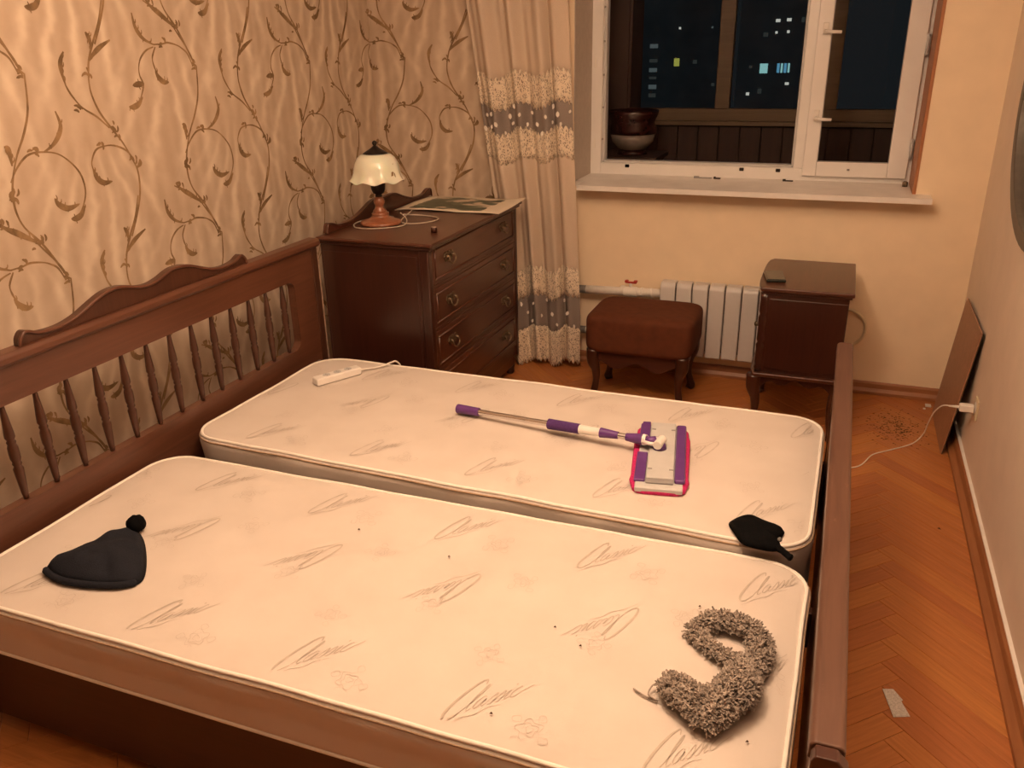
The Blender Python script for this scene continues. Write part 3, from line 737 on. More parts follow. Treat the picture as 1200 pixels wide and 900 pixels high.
# ------------------------------------------------------------------ things on the mattresses
def dome(name, outline, z0, hgt, mat, parent=None, origin=None, power=.62, rings=9, wob=.004, seed=1, skew=(0, 0)):
    pts = smooth_path([(a, b, 0) for a, b in outline], 5, closed=True); n = len(pts)
    cx = sum(p.x for p in pts)/n; cy = sum(p.y for p in pts)/n
    vs = []; fs = []
    for j in range(rings):
        t = j/rings; s = 1-t
        for p in pts:
            h = hgt*(1-s**2.4)**power
            x, y = cx+(p.x-cx)*s+skew[0]*t, cy+(p.y-cy)*s+skew[1]*t
            h += wob*noise.noise(Vector((x*22+seed, y*22, seed)))*min(1, t*4)
            vs.append((x, y, z0+.002+h))
    vs.append((cx+skew[0], cy+skew[1], z0+hgt+.002))
    for j in range(rings-1):
        for i in range(n): fs.append((j*n+i, j*n+(i+1) % n, (j+1)*n+(i+1) % n, (j+1)*n+i))
    for i in range(n): fs.append(((rings-1)*n+i, (rings-1)*n+(i+1) % n, rings*n))
    fs.append(tuple(range(n))[::-1])
    return MB().add(vs, fs).build(name, mat, parent, smooth=True, origin=origin)
zB, zA = ZB+.002, ZA+.002
hat = thing('knitted_hat', (.40, .34, zB), 'charcoal knitted hat with a pompom lying on the near mattress', 'hat')
dome('crown', [(.278, .268), (.345, .250), (.43, .256), (.512, .278), (.540, .305), (.525, .342), (.470, .404), (.405, .462), (.350, .492), (.328, .480), (.308, .440), (.290, .385), (.272, .335), (.264, .30)], zB, .040, M['navy'], hat, wob=.012, seed=4)
bpts = smooth_path([(.285, .266, zB+.009), (.30, .256, zB+.011), (.36, .243, zB+.011), (.43, .250, zB+.011), (.505, .272, zB+.011), (.540, .300, zB+.009)], 6)
bm_ = MB()
for a, b in zip(bpts[:-1], bpts[1:]): pass
bm_.tube(bpts, [.004]+[.0085]*(len(bpts)-2)+[.004], 8).build('brim', M['navy'], hat, smooth=True)
def fuzzy_ball(c, r, n=9):
    vs = []; fs = []; S = 18
    for j in range(n+1):
        a = PI*j/n
        for k in range(S):
            b = 2*PI*k/S; d = Vector((math.sin(a)*math.cos(b), math.sin(a)*math.sin(b), math.cos(a))); q = r*(1+.14*noise.noise(d*6))
            vs.append(tuple(Vector(c)+d*q))
    for j in range(n):
        for k in range(S): fs.append((j*S+k, j*S+(k+1) % S, (j+1)*S+(k+1) % S, (j+1)*S+k))
    return MB().add(vs, fs)
fuzzy_ball((.362, .486, zB+.027), .025).build('pompom', M['black'], hat, smooth=True)

pouch = thing('cloth_pouch', (1.91, .98, zA), 'small black cloth pouch between the two mattresses at their foot', 'pouch')
dome('bag', [(1.838, .998), (1.850, 1.028), (1.876, 1.050), (1.905, 1.048), (1.970, 1.016), (1.973, .985), (1.962, .955), (1.976, .925), (1.955, .905), (1.915, .905), (1.882, .915), (1.858, .955)], zA+.001, .026, M['black'], pouch, wob=.008, seed=9)
MB().tube(smooth_path([(1.962, .925, zA+.006), (1.978, .912, zA+.006), (1.992, .900, zA+.003), (2.000, .894, zA+.002)], 4), [.009, .009, .009, .0085, .008, .008, .008, .008, .008, .0085, .009, .009, .008], 8).build('drawstring_end', M['black'], pouch, smooth=True)
fuzzy_ball((1.968, .936, zA+.022), .006, 5).build('cord_stop', M['pipeg'], pouch, smooth=True)

# flat mop
mop = thing('flat_mop', (1.60, 1.30, zA), 'purple and grey flat mop with pink pad lying on the far mattress', 'mop')
ct = Vector((1.600, 1.297, 0)); ax = Vector((-.165, .985, 0)).normalized(); bx_ = Vector((ax.y, -ax.x, 0))
def hp(u, v, z): q = ct+bx_*u+ax*v; return (q.x, q.y, zA+z)
def hbox(u0, u1, v0, v1, z0, z1):
    return MB().add([hp(u, v, z) for u in (u0, u1) for v in (v0, v1) for z in (z0, z1)], [(0, 1, 3, 2), (4, 6, 7, 5), (0, 4, 5, 1), (2, 3, 7, 6), (0, 2, 6, 4), (1, 5, 7, 3)])
def pad():
    o = []
    for k in range(40):
        a = 2*PI*k/40; c, s = math.cos(a), math.sin(a)
        u = .082*(abs(c)**.35)*(1 if c >= 0 else -1); v = .212*(abs(s)**.3)*(1 if s >= 0 else -1)
        w = 1+.025*math.sin(a*13)
        o.append((u*w, v))
    mb = MB(); n = len(o); vs = [hp(u, v, 0.001) for u, v in o]+[hp(u*1.02, v*1.005, .010) for u, v in o]+[hp(u*.95, v*.98, .018) for u, v in o]
    fs = [tuple(range(n))[::-1], tuple(range(2*n, 3*n))]
    for j in range(2):
        for i in range(n): fs.append((j*n+i, j*n+(i+1) % n, (j+1)*n+(i+1) % n, (j+1)*n+i))
    return mb.add(vs, fs)
pad().build('pad', M['pink'], mop, smooth=True)
hbox(-.066, .066, -.200, .200, .014, .022).build('base_plate', M['lgrey'], mop, .003)
hbox(-.037, .040, -.165, .205, .022, .031).build('centre_plate', M['lgrey'], mop, .004)
hbox(-.037, .040, -.188, -.166, .022, .028).build('end_plate', M['dgrey'], mop, .002)
hbox(-.066, .066, -.212, -.190, .006, .021).build('edge_bar', M['lgrey'], mop, .004)
hbox(-.070, -.039, -.180, -.005, .020, .029).build('clip_flap', M['purple'], mop, .003)
hbox(-.070, -.039, .050, .195, .020, .029).build('clip_flap', M['purple'], mop, .003)
hbox(-.066, -.040, .195, .222, .016, .024).build('clip_tab', M['purple'], mop, .003)
hbox(.042, .072, -.180, .190, .020, .034).build('clip_flap', M['purple'], mop, .006)
for u0, u1 in ((-.034, -.022), (.026, .038)):
    for v in (-.115, .150): hbox(u0, u1, v-.003, v+.003, .030, .0325).build('slot', M['dgrey'], mop)
J = Vector(hp(-.006, .020, .050))
TIP = Vector((.880, 1.412, zA+.020)); axis = (J-TIP); Ltot = axis.length; axis.normalize()
def at(d): return TIP+axis*d
def seg(d0, d1, r0, r1, name, mat, parent=mop, n=3, sides=14):
    pts = [at(d0+(d1-d0)*k/n) for k in range(n+1)]; return MB().tube(pts, [r0+(r1-r0)*k/n for k in range(n+1)], sides).build(name, M[mat], parent, smooth=False, bevel=.0015)
seg(.0, .085, .0165, .0145, 'end_cap', 'purple'); seg(.07, .36, .0095, .0095, 'pole', 'chrome')
seg(.345, .455, .0175, .0165, 'grip', 'grip'); seg(.452, .525, .0150, .0135, 'sleeve', 'white_pl'); seg(.525, .585, .0165, .0115, 'collar', 'purple')
seg(.575, .625, .0090, .0090, 'pole', 'chrome'); seg(.610, .665, .0120, .0185, 'collar', 'purple')
seg(.664, .676, .0175, .0170, 'ring', 'white_pl')
jo = MB().tube([at(.672), at(.69), J+Vector((-.012, .006, .004))], [.013, .014, .012], 12).build('joint_arm', M['purple'], mop, smooth=True)
sd = axis.cross(Vector((0, 0, 1))).normalized()
for s in (-1, 1):
    MB().tube([at(.668)+sd*.014*s, at(.69)+sd*.019*s, J+sd*.017*s], [.006, .006, .006], 8).build('fork', M['white_pl'], jo, smooth=True)
MB().tube([J-sd*.026, J+sd*.026], .014, 16).build('pivot', M['white_pl'], mop, bevel=.003)
MB().tube([Vector(hp(-.006, .020, .029)), J], [.022, .015], 14).build('socket', M['purple'], mop, smooth=True)

# white extension block with its cord
ext = thing('extension_block', (.31, 1.56, zA), 'white plastic extension block with a cord at the mattress head', 'extension lead')
a_, b_ = Vector((.266, 1.476, 0)), Vector((.358, 1.640, 0)); d_ = (b_-a_).normalized(); n_ = Vector((d_.y, -d_.x, 0))
def eb(l, w, z): q = a_+d_*l+n_*w; return (q.x, q.y, zA+z)
LL = (b_-a_).length
MB().add([eb(l, w, z) for l in (0, LL) for w in (-.020, .022) for z in (.001, .030)], [(0, 1, 3, 2), (4, 6, 7, 5), (0, 4, 5, 1), (2, 3, 7, 6), (0, 2, 6, 4), (1, 5, 7, 3)]).build('housing', M['white_pl'], ext, .006, seg=3)
for l in (.05, .095, .14):
    MB().lathe(eb(l, .001, .0295), [(.001, .0008), (.013, .0008), (.0145, .0016), (.0145, 0)], 16).build('socket', M['lgrey'], ext, smooth=True)
    for w in (-.006, .006): MB().lathe(eb(l, .001+w, .0305), [(.001, .0005), (.002, .0005), (.002, 0)], 8).build('hole', M['pipeg'], ext)
MB().tube(smooth_path([eb(LL-.002, 0, .013), eb(LL+.03, 0, .009), (.41, 1.715, zA+.006), (.436, 1.755, zA+.012), (.447, 1.775, zA+.009), (.455, 1.795, zA-.03), (.457, 1.800, .30)], 5), .0034, 7).build('cord', M['cordw'], ext, smooth=True)

# chenille mop cover
rag = thing('chenille_mop_cover', (1.89, .44, zB), 'shaggy grey brown mop cover crumpled on the near mattress', 'mop cover')
rnd = random.Random(5)
yarn = MB()
def lump(path, R, dens, name, flat=.75, skipunder=True):
    P = smooth_path(path, 7); n = len(P); rad = [R[0]+(R[1]-R[0])*0 for _ in P]
    for i in range(n):
        t = i/(n-1)*(len(R)-1); k = min(int(t), len(R)-2); rad[i] = R[k]+(R[k+1]-R[k])*(t-k)
    mb = MB(); S = 10; vs = []; fs = []
    for i, p in enumerate(P):
        d = (P[min(i+1, n-1)]-P[max(i-1, 0)]); d.z = 0; d.normalize(); q = Vector((d.y, -d.x, 0))
        for k in range(S):
            a = 2*PI*k/S; v = p+q*math.cos(a)*rad[i]*.8+Vector((0, 0, 1))*math.sin(a)*rad[i]*flat*.8; vs.append((v.x, v.y, max(v.z, zB+.001)))
    for i in range(n-1):
        for k in range(S): fs.append((i*S+k, i*S+(k+1) % S, (i+1)*S+(k+1) % S, (i+1)*S+k))
    fs += [tuple(range(S))[::-1], tuple((n-1)*S+k for k in range(S))]
    MB().add(vs, fs).build(name, M['yarnbase'], rag, smooth=True)
    for _ in range(dens):
        t = rnd.random()*(n-1); i = min(int(t), n-2); p = P[i].lerp(P[i+1], t-i); r = rad[i]
        d = (P[i+1]-P[i]); d.z = 0; d.normalize(); q = Vector((d.y, -d.x, 0)); a = rnd.uniform(-.35, PI+.35)
        nrm = q*math.cos(a)+Vector((0, 0, 1))*math.sin(a)
        if rnd.random() < .16: nrm = (nrm+d*(1 if t > n/2 else -1)*1.2).normalized()
        s = p+q*math.cos(a)*r*.72+Vector((0, 0, 1))*math.sin(a)*r*flat*.72
        L = rnd.uniform(.010, .019); j = Vector((rnd.uniform(-1, 1), rnd.uniform(-1, 1), rnd.uniform(-.6, .5)))
        m1 = s+(nrm+j*.35).normalized()*L*.55; e = m1+(nrm*.6+j*.9+Vector((0, 0, -.25))).normalized()*L*.5
        for v in (s, m1, e): v.z = max(v.z, zB+.002)
        w = rnd.uniform(.0015, .0025)
        yarn.tube([s, m1, e], [w, w*1.1, w*.9], 4)
zc = zB+.024
lump([(1.822, .556, zB+.018), (1.850, .596, zB+.022), (1.885, .606, zB+.024), (1.930, .597, zB+.024), (1.958, .568, zB+.022), (1.966, .530, zB+.022), (1.958, .490, zB+.022), (1.950, .462, zB+.02)], [.010, .017, .020, .019, .021, .020, .019, .018], 1300, 'upper_fold')
lump([(1.818, .560, zB+.014), (1.845, .535, zB+.015), (1.88, .508, zB+.016), (1.915, .490, zB+.02), (1.945, .482, zB+.02)], [.008, .009, .010, .011, .013], 560, 'front_edge')
lump([(1.935, .470, zB+.024), (1.938, .425, zB+.034), (1.930, .385, zB+.036), (1.905, .345, zB+.034), (1.890, .310, zB+.026), (1.885, .290, zB+.02)], [.022, .036, .041, .037, .026, .006], 2100, 'lower_fold')
lump([(1.800, .385, zB+.022), (1.825, .362, zB+.028), (1.855, .340, zB+.032), (1.885, .315, zB+.026)], [.012, .030, .031, .016], 1200, 'side_fold')
yo = yarn.build('yarn_pile', M['yarn'], rag); tag(yo, kind='stuff')
dome('backing_cloth', [(1.855, .540), (1.895, .512), (1.935, .500), (1.955, .520), (1.945, .548), (1.905, .562), (1.868, .563)], zB, .012, M['yarnback'], rag, seed=2)
MB().tube(smooth_path([(1.800, .385, zB+.012), (1.778, .378, zB+.014), (1.772, .350, zB+.010), (1.790, .342, zB+.008)], 5), .0016, 5).build('loose_thread', M['yarn'], rag, smooth=True)
MB().tube(smooth_path([(1.792, .345, zB+.004), (1.772, .347, zB+.004), (1.757, .352, zB+.005), (1.740, .362, zB+.004)], 5), .0020, 5).build('loose_thread', M['yarn'], rag, smooth=True)

# crumbs on the near mattress
for x, y, lab in ((1.535, .487, 'tiny dark crumb left of the mop cover, farther of a close pair'), (1.605, .447, 'tiny dark crumb left of the mop cover, nearer of a close pair'),
        (1.82, .665, 'tiny dark crumb just beyond the shaggy mop cover'), (1.20, .655, 'tiny dark crumb at the middle of the near mattress'), (.92, .690, 'tiny dark crumb on the near mattress, closest to the headboard'),
        (1.965, .30, 'tiny dark crumb between the mop cover and the footboard'), (1.50, .205, 'tiny dark crumb near the front edge of the near mattress')):
    c = MB().add([(x-.003, y-.002, zB+.004), (x+.004, y-.001, zB+.004), (x+.001, y+.004, zB+.004), (x, y, zB+.008)], [(0, 1, 3), (1, 2, 3), (2, 0, 3), (0, 2, 1)]).build('crumb', M['crumb'], origin=(x, y, zB+.004))
    tag(c, lab, 'crumb', 'crumbs on the near mattress')
# ------------------------------------------------------------------ chest of drawers
def chest():
    x0, x1, y0, y1, zt = .012, .5446, 1.9426, 2.960, .904
    t = thing('chest_of_drawers', (x1/2, (y0+y1)/2, 0), 'dark mahogany four-drawer chest between the headboard and the curtain', 'chest of drawers')
    # moulded top
    MB().box(x0, x1, y0, y1, zt-.016, zt).build('top', M['mahog_y'], t, .006, seg=3)
    MB().box(x0+.004, x1-.010, y0+.010, y1-.010, zt-.030, zt-.016).build('top_moulding', M['mahog_x'], t, .005)
    bx0, bx1, by0, by1 = x0+.008, x1-.024, y0+.018, y1-.018
    MB().box(bx0, bx1-.012, by0+.004, by1-.004, .10, zt-.030).build('body', M['mahog_z'], t, .003)
    for y in (by0, by1-.034):
        p = MB().box(bx1-.045, bx1, y, y+.034, .10, zt-.030).build('corner_post', M['mahog_z'], t, .008, seg=3)
    MB().box(bx0+.01, bx1-.055, by0+.001, by0+.006, .13, zt-.06).build('side_panel', M['mahog_z'], t, .003)
    MB().box(bx0+.02, bx1-.02, by0+.02, by1-.02, .045, .10).build('plinth', M['mahog_x'], t, .004)
    for x in (bx0+.015, bx1-.065):
        for y in (by0+.01, by1-.06): MB().lathe((x+.025, y+.025, 0), [(.018, 0), (.024, .01), (.022, .03), (.026, .046)], 14).build('foot', M['mahog_z'], t, smooth=True)
    fy0, fy1 = by0+.036, by1-.036
    for i, zc in enumerate((.806, .623, .440, .257)):
        d = MB().box(bx1-.016, bx1-.002, fy0, fy1, zc-.084, zc+.084-(.012 if i == 0 else 0)).build('drawer', M['mahog_y'], t, .003)
        zl, zh = zc-.062, zc+.058
        pts = [(bx1-.001, fy0+.022, zl), (bx1-.001, fy1-.022, zl), (bx1-.001, fy1-.022, zh), (bx1-.001, fy0+.022, zh)]
        for a, b in zip(pts, pts[1:]+pts[:1]): MB().tube([a, b], .0042, 8).build('bead', M['mahog_y'], d, smooth=True)
        for q in pts: fuzzy_ball(q, .005, 5).build('bead_corner', M['brass'], d, smooth=True)
        for y in (2.145, 2.755):
            hx = bx1+.001
            h = MB().prism(smooth_plate(y, zc), 0, hx-.003, hx+.002).build('handle', M['brass'], d, .001)
            for s in (-1, 1):
                MB().tube([(hx, y+s*.026, zc+.010), (hx+.016, y+s*.026, zc+.010)], [.0085, .006], 8).build('rosette', M['brass'], d, smooth=True)
            MB().tube(smooth_path([(hx+.014, y-.026, zc+.010), (hx+.018, y-.029, zc-.004), (hx+.019, y-.016, zc-.018), (hx+.020, y, zc-.022), (hx+.019, y+.016, zc-.018), (hx+.018, y+.029, zc-.004), (hx+.014, y+.026, zc+.010)], 4), .0034, 8).build('bail', M['brass'], d, smooth=True)
    for z in (.7145, .5315, .3485, .166): MB().box(bx1-.014, bx1-.004, fy0-.004, fy1+.004, z-.006, z+.006).build('divider', M['mahog_y'], t, .001)
    # low crest along the back
    C, hw = 2.49, .525
    half = [(0, .074), (.06, .078), (.12, .074), (.20, .050), (.28, .030), (.36, .022), (.43, .024), (.47, .036), (.50, .042), (.518, .034), (.525, .002)]
    top = [(C-a*.93, zt+b) for a, b in half[::-1]]+[(C+a*.93, zt+b) for a, b in half[1:]]
    sp = smooth_path([(a, b, 0) for a, b in top], 4)
    MB().prism([(p.x, p.y) for p in sp], 0, .016, .036).build('crest', M['mahog_y'], t, .002)
    MB().tube([(.037, p.x, p.y-.003) for p in sp], .0045, 6).build('crest_bead', M['mahog_y'], t, smooth=True)
def smooth_plate(y, z):
    half = [(0, .026), (.012, .018), (.024, .026), (.040, .020), (.046, .006), (.036, -.004), (.030, -.016), (.014, -.012), (0, -.022)]
    return [(y+a, z+.004+b) for a, b in half]+[(y-a, z+.004+b) for a, b in half[::-1][1:-1]]
chest()
ZC = .9045
# table lamp
LX, LY = .146, 2.255
lamp = thing('table_lamp', (LX, LY, ZC), 'small table lamp with scalloped opal shade on the chest', 'lamp')
c = (LX, LY, ZC)
MB().lathe(c, [(.001, 0), (.086, 0), (.090, .006), (.086, .013), (.070, .019), (.052, .024), (.040, .032), (.034, .040), (.038, .046), (.030, .052)], 32).build('base', M['terra'], lamp, smooth=True)
MB().lathe(c, [(.028, .050), (.030, .058), (.021, .068), (.018, .078), (.022, .088), (.025, .098), (.019, .110), (.015, .118)], 24).build('stem', M['terra'], lamp, smooth=True)
MB().lathe(c, [(.012, .116), (.016, .122), (.012, .127), (.024, .134), (.030, .150), (.033, .175), (.035, .205), (.030, .207)], 24).build('socket', M['darkm'], lamp, smooth=True)
def scal(r, z, a):
    k = max(0, (r-.085)/.03); return r+.004*k*math.cos(8*a), -.012*k*(.5-.5*math.cos(8*a))+.004*k
MB().lathe(c, [(.046, .299), (.064, .294), (.079, .282), (.089, .264), (.095, .243), (.099, .222), (.106, .203), (.114, .191), (.117, .188)], 64, scal).build('shade', M['opal'], lamp, smooth=True, solid=.003)
MB().lathe(c, [(.052, .296), (.053, .300), (.044, .306), (.030, .314), (.018, .322), (.010, .328), (.006, .331), (.009, .336), (.011, .342), (.008, .349), (.001, .352)], 24).build('cap', M['darkm'], lamp, smooth=True)
def flower(angle, zc, sc):
    mb = MB()
    for k in range(5):
        a0 = k*1.257; vs = []
        for da, dz in ((0, 0), (.13*math.cos(a0-.45), .020*math.sin(a0-.45)), (.24*math.cos(a0), .034*math.sin(a0)), (.13*math.cos(a0+.45), .020*math.sin(a0+.45))):
            z = zc+dz*sc; r = .089+.0035+max(0, .245-z)*.34-max(0, z-.262)*.5
            vs.append((LX+r*math.cos(angle+da*sc), LY+r*math.sin(angle+da*sc), ZC+z))
        mb.add(vs, [(0, 1, 2, 3)])
    return mb
for an, z in ((-2.45, .244), (-.25, .232)):
    flower(an, z, 1.0).build('painted_flower', M['vine'], lamp, smooth=True)
cord = smooth_path([(LX+.03, LY+.07, ZC+.006), (.12, 2.40, ZC+.004), (.06, 2.34, ZC+.005), (.04, 2.22, ZC+.004), (.10, 2.13, ZC+.004), (.20, 2.14, ZC+.005), (.27, 2.22, ZC+.005), (.24, 2.32, ZC+.01), (.19, 2.36, ZC+.03), (.17, 2.42, ZC+.012), (.26, 2.46, ZC+.004), (.345, 2.42, ZC+.004), (.350, 2.34, ZC+.004), (.29, 2.27, ZC+.005), (.22, 2.30, ZC+.007), (.20, 2.44, ZC+.025), (.15, 2.52, ZC+.016), (.10, 2.545, ZC+.008), (.06, 2.54, ZC+.005)], 6)
MB().tube(cord, .0026, 6).build('cord', M['cordb'], lamp, smooth=True)
# picture print lying at the far end of the chest, its corner drooping
def sheet(u, v):
    x = .050+(.575-.050)*u; y = 2.570+(2.945-2.570)*v; z = ZC+.003+.004*math.sin(u*5+v*3)**2
    k = max(0, u-.80)/.2; z += k*k*.012*(v-.1)
    return (x, y+.01*math.sin(u*3), z)
pp = MB().grid(sheet, 24, 14, lambda u, v: (u, v)).build('picture_print', M['poster'], smooth=True, solid=.0012, origin=(.3, 2.75, ZC))
tag(pp, 'curled picture print in green and cream on top of the chest', 'print')
cp = thing('bottle_cap', (.452, 2.158, ZC), 'small dark cap standing near the corner of the chest top', 'cap')
MB().lathe((.452, 2.158, ZC), [(.001, 0), (.013, 0), (.013, .020), (.011, .022)], 18).build('side', M['mahog_x'], cp, smooth=True)
MB().lathe((.452, 2.158, ZC), [(.001, .0235), (.010, .0235), (.012, .021), (.011, .020)], 18).build('lid', M['pale_wood'], cp, smooth=True)

# ------------------------------------------------------------------ curtain
def curtain():
    t = thing('lace_curtain', (.56, 3.09, .04), 'cream gathered curtain with lace and grey bands beside the window', 'curtain')
    def xl(z): return .40-.066*min(z, 1)/1.0 if z < .92 else .334-(z-.92)*.128
    def xr(z): return .809-max(0, z-.3)*.049
    def pos(u, z):
        a, b = xl(z), xr(z); w = u+.012*math.sin(u*21)
        x = a+(b-a)*w
        am = .026*(1-.3*u)
        y = 3.060+am*math.sin(u*20+5*u*u+.35*math.sin(z*1.3)+.4)+.009*math.sin(u*47+z*.8)
        x += .006*math.cos(u*20+5*u*u+.4)
        return (x, y, z)
    def drop(u): return .018*math.sin(u*15+1)+.02*(u-.5)
    def band(name, z0, z1, mat, z0w=0, z1w=0, nv=10, dy=0, nu=150):
        def fn(u, v):
            lo = z0+drop(u)+z0w*abs(math.sin(u*95)); hi = z1+drop(u)+z1w*abs(math.sin(u*95))
            x, y, z = pos(u, lo+(hi-lo)*v); return (x, y+dy, z)
        return MB().grid(fn, nu, nv, lambda u, v: (u*1.0, z0+(z1-z0)*v)).build(name, mat, t, smooth=True, solid=.001)
    band('upper_panel', 1.46, 2.48, M['sheer'], nv=14)
    band('lace_band', 1.355, 1.475, M['lace'], -.018, .022, 4, -.002)
    band('organza_band', 1.205, 1.375, M['organza'], 0, 0, 4)
    band('lace_band', 1.095, 1.215, M['lace'], -.014, .020, 4, -.002)
    band('middle_panel', .50, 1.12, M['sheer'], nv=10)
    band('lace_band', .400, .525, M['lace'], -.018, .020, 4, -.002)
    band('organza_band', .195, .42, M['organza'], 0, 0, 5)
    band('hem_lace', .040, .215, M['lace'], -.022, .008, 6, -.002)
    rnd = random.Random(8); first = None
    pet = [(0, -.013), (.008, -.004), (.007, .006), (0, .013), (-.007, .006), (-.008, -.004)]
    for zlo, zhi, n in ((1.225, 1.335, 20), (.225, .385, 14)):
        for k in range(n):
            u = (k+.5)/n+rnd.uniform(-.02, .02); z = zlo+(zhi-zlo)*((k*0.618) % 1)
            x, y, z = pos(u, z+drop(u))
            if first is None:
                first = MB().prism([(a, b) for a, b in pet], 1, -.0015, .0015).build('applique_petal', M['pipe_cloth'], t); 
                first.data.transform(Matrix.Translation(SH[t.name])); o = first
            else: o = first.copy(); COL.objects.link(o); o.parent = t
            o.location = Vector((x, y-.005, z))-SH[t.name]; s = rnd.uniform(.7, 1.15); o.scale = (s, 1, s); o.rotation_euler = (0, rnd.uniform(-.5, .5), 0)
curtain()

# ------------------------------------------------------------------ radiator and pipes
def radiator():
    t = thing('radiator', (1.55, D-.07, .12), 'white sectional radiator under the window beside the nightstand', 'radiator')
    first = None; x0 = 1.222; pit = .0802; y0, y1 = D-.115, D-.035; z0, z1 = .130, .508
    for i in range(9):
        if first is None:
            first = MB().prism([(y0, z0+.004), (y0, z1-.030), (y0+.006, z1-.012), (y0+.02, z1-.001), (y1, z1-.004), (y1, z0+.01), (y0+.01, z0)], 0, .003, pit-.003).build('section', M['radi'], t, .005); o = first
        else: o = first.copy(); COL.objects.link(o); o.parent = t
        o.location = (x0+i*pit, 0, 0)
    MB().box(x0+.01, x0+9*pit-.01, y0+.02, y1-.01, z0+.03, z1-.03).build('core', M['radgap'], t)
    for z in (z0+.05, z1-.06):
        for x in (x0+.02, x0+9*pit-.02): MB().box(x-.01, x+.01, y1-.005, D, z-.012, z+.012).build('bracket', M['radi'], t, .002)
radiator()
hp_ = thing('heating_pipe', (1.0, D-.07, .43), 'white heating pipe with a red valve left of the radiator', 'pipe')
MB().tube([(.60, D-.07, .425), (.83, D-.07, .427)], .021, 14).build('dark_sleeve', M['pipeg'], hp_, smooth=True)
MB().tube([(.83, D-.07, .427), (1.225, D-.075, .440)], .0215, 14).build('pipe', M['pipe'], hp_, smooth=True)
MB().tube([(1.03, D-.072, .433), (1.10, D-.072, .435)], .027, 14).build('valve_body', M['pipe'], hp_, bevel=.004)
MB().tube([(1.065, D-.072, .455), (1.065, D-.072, .482)], .008, 10).build('valve_stem', M['pipe'], hp_, smooth=True)
MB().box(1.038, 1.095, D-.08, D-.064, .478, .487).box(1.035, 1.052, D-.084, D-.06, .483, .494).box(1.080, 1.098, D-.084, D-.06, .483, .494).build('red_handle', M['redv'], hp_, .003)
for x in (1.12, 1.17): MB().tube([(x, D-.073, .436), (x+.012, D-.073, .437)], .025, 14).build('coupling', M['pipe'], hp_, bevel=.003)
MB().tube([(.60, D-.07, .205), (.815, D-.07, .205), (.83, D-.07, .205)], .019, 14).build('lower_pipe', M['pipeg'], hp_, smooth=True)
MB().tube([(.83, D-.07, .205), (1.225, D-.075, .19)], .018, 14).build('return_pipe', M['pipe'], hp_, smooth=True)
MB().box(1.0, 1.02, D-.05, D, .42, .445).build('pipe_clip', M['pipe'], hp_, .002)

# ------------------------------------------------------------------ footstool
def cab_leg(x, y, zt, dx, dy, name, parent, mat, r=.020):
    prof = [(0, 0, .016), (.010, .015, .021), (.006, .04, .016), (-.004, .10*zt/.27, .0145), (-.002, .16*zt/.27, .019), (.010, .21*zt/.27, .027), (.010, zt, .029)]
    pts = [(x+dx*o, y+dy*o, z) for o, z, _ in prof]; sp = smooth_path(pts, 4)
    rr_ = []
    for i in range(len(sp)):
        k = i/(len(sp)-1)*(len(prof)-1); j = min(int(k), len(prof)-2); rr_.append((prof[j][2]+(prof[j+1][2]-prof[j][2])*(k-j))*r/.02)
    return MB().tube(sp, rr_, 10).build(name, mat, parent, smooth=True)
def stool():
    x0, x1, y0, y1 = .952, 1.462, 2.655, 3.040
    t = thing('footstool', ((x0+x1)/2, (y0+y1)/2, 0), 'low footstool with rust velour cushion and curved legs by the radiator', 'stool')
    def super_(u, v):
        a = 2*PI*u; ph = PI*(v-.5)
        e1, e2 = .26, .26
        f = lambda w, e: math.copysign(abs(w)**e, w)
        cx, cy, cz = (x0+x1)/2, (y0+y1)/2, .352
        kz = .100 if v < .5 else .092
        flare = 1+.035*(v-.5)
        return (cx+(x1-x0)/2*f(math.cos(a), e2)*f(math.cos(ph), e1)*(1.0), cy+(y1-y0)/2*f(math.sin(a), e2)*f(math.cos(ph), e1), cz+kz*f(math.sin(ph), e1))
    MB().grid(super_, 72, 28).build('cushion', M['velour'], t, smooth=True)
    lx0, lx1, ly0, ly1 = x0+.052, x1-.052, y0+.050, y1-.050
    for sx, x in ((-1, lx0), (1, lx1)):
        for sy, y in ((-1, ly0), (1, ly1)): cab_leg(x, y, .268, sx, sy, 'leg', t, M['mahog_z'], .022)
    def apron(a0, a1):
        n = 24; pts = []
        for k in range(n+1):
            u = k/n; w = abs(2*u-1); z = .200+.022*math.cos(w*PI*2)*(1-w*.2)-.012*(1-w)
            pts.append((a0+(a1-a0)*u, z))
        return [(a0, .268)]+pts+[(a1, .268)]
    MB().prism([(a, z) for a, z in apron(lx0, lx1)], 1, ly0-.012, ly0+.006).build('apron', M['mahog_x'], t, .002)
    MB().prism([(a, z) for a, z in apron(lx0, lx1)], 1, ly1-.006, ly1+.012).build('apron', M['mahog_x'], t, .002)
    MB().prism([(a, z) for a, z in apron(ly0, ly1)], 0, lx0-.012, lx0+.006).build('apron', M['mahog_y'], t, .002)
    MB().prism([(a, z) for a, z in apron(ly0, ly1)], 0, lx1-.006, lx1+.012).build('apron', M['mahog_y'], t, .002)
stool()

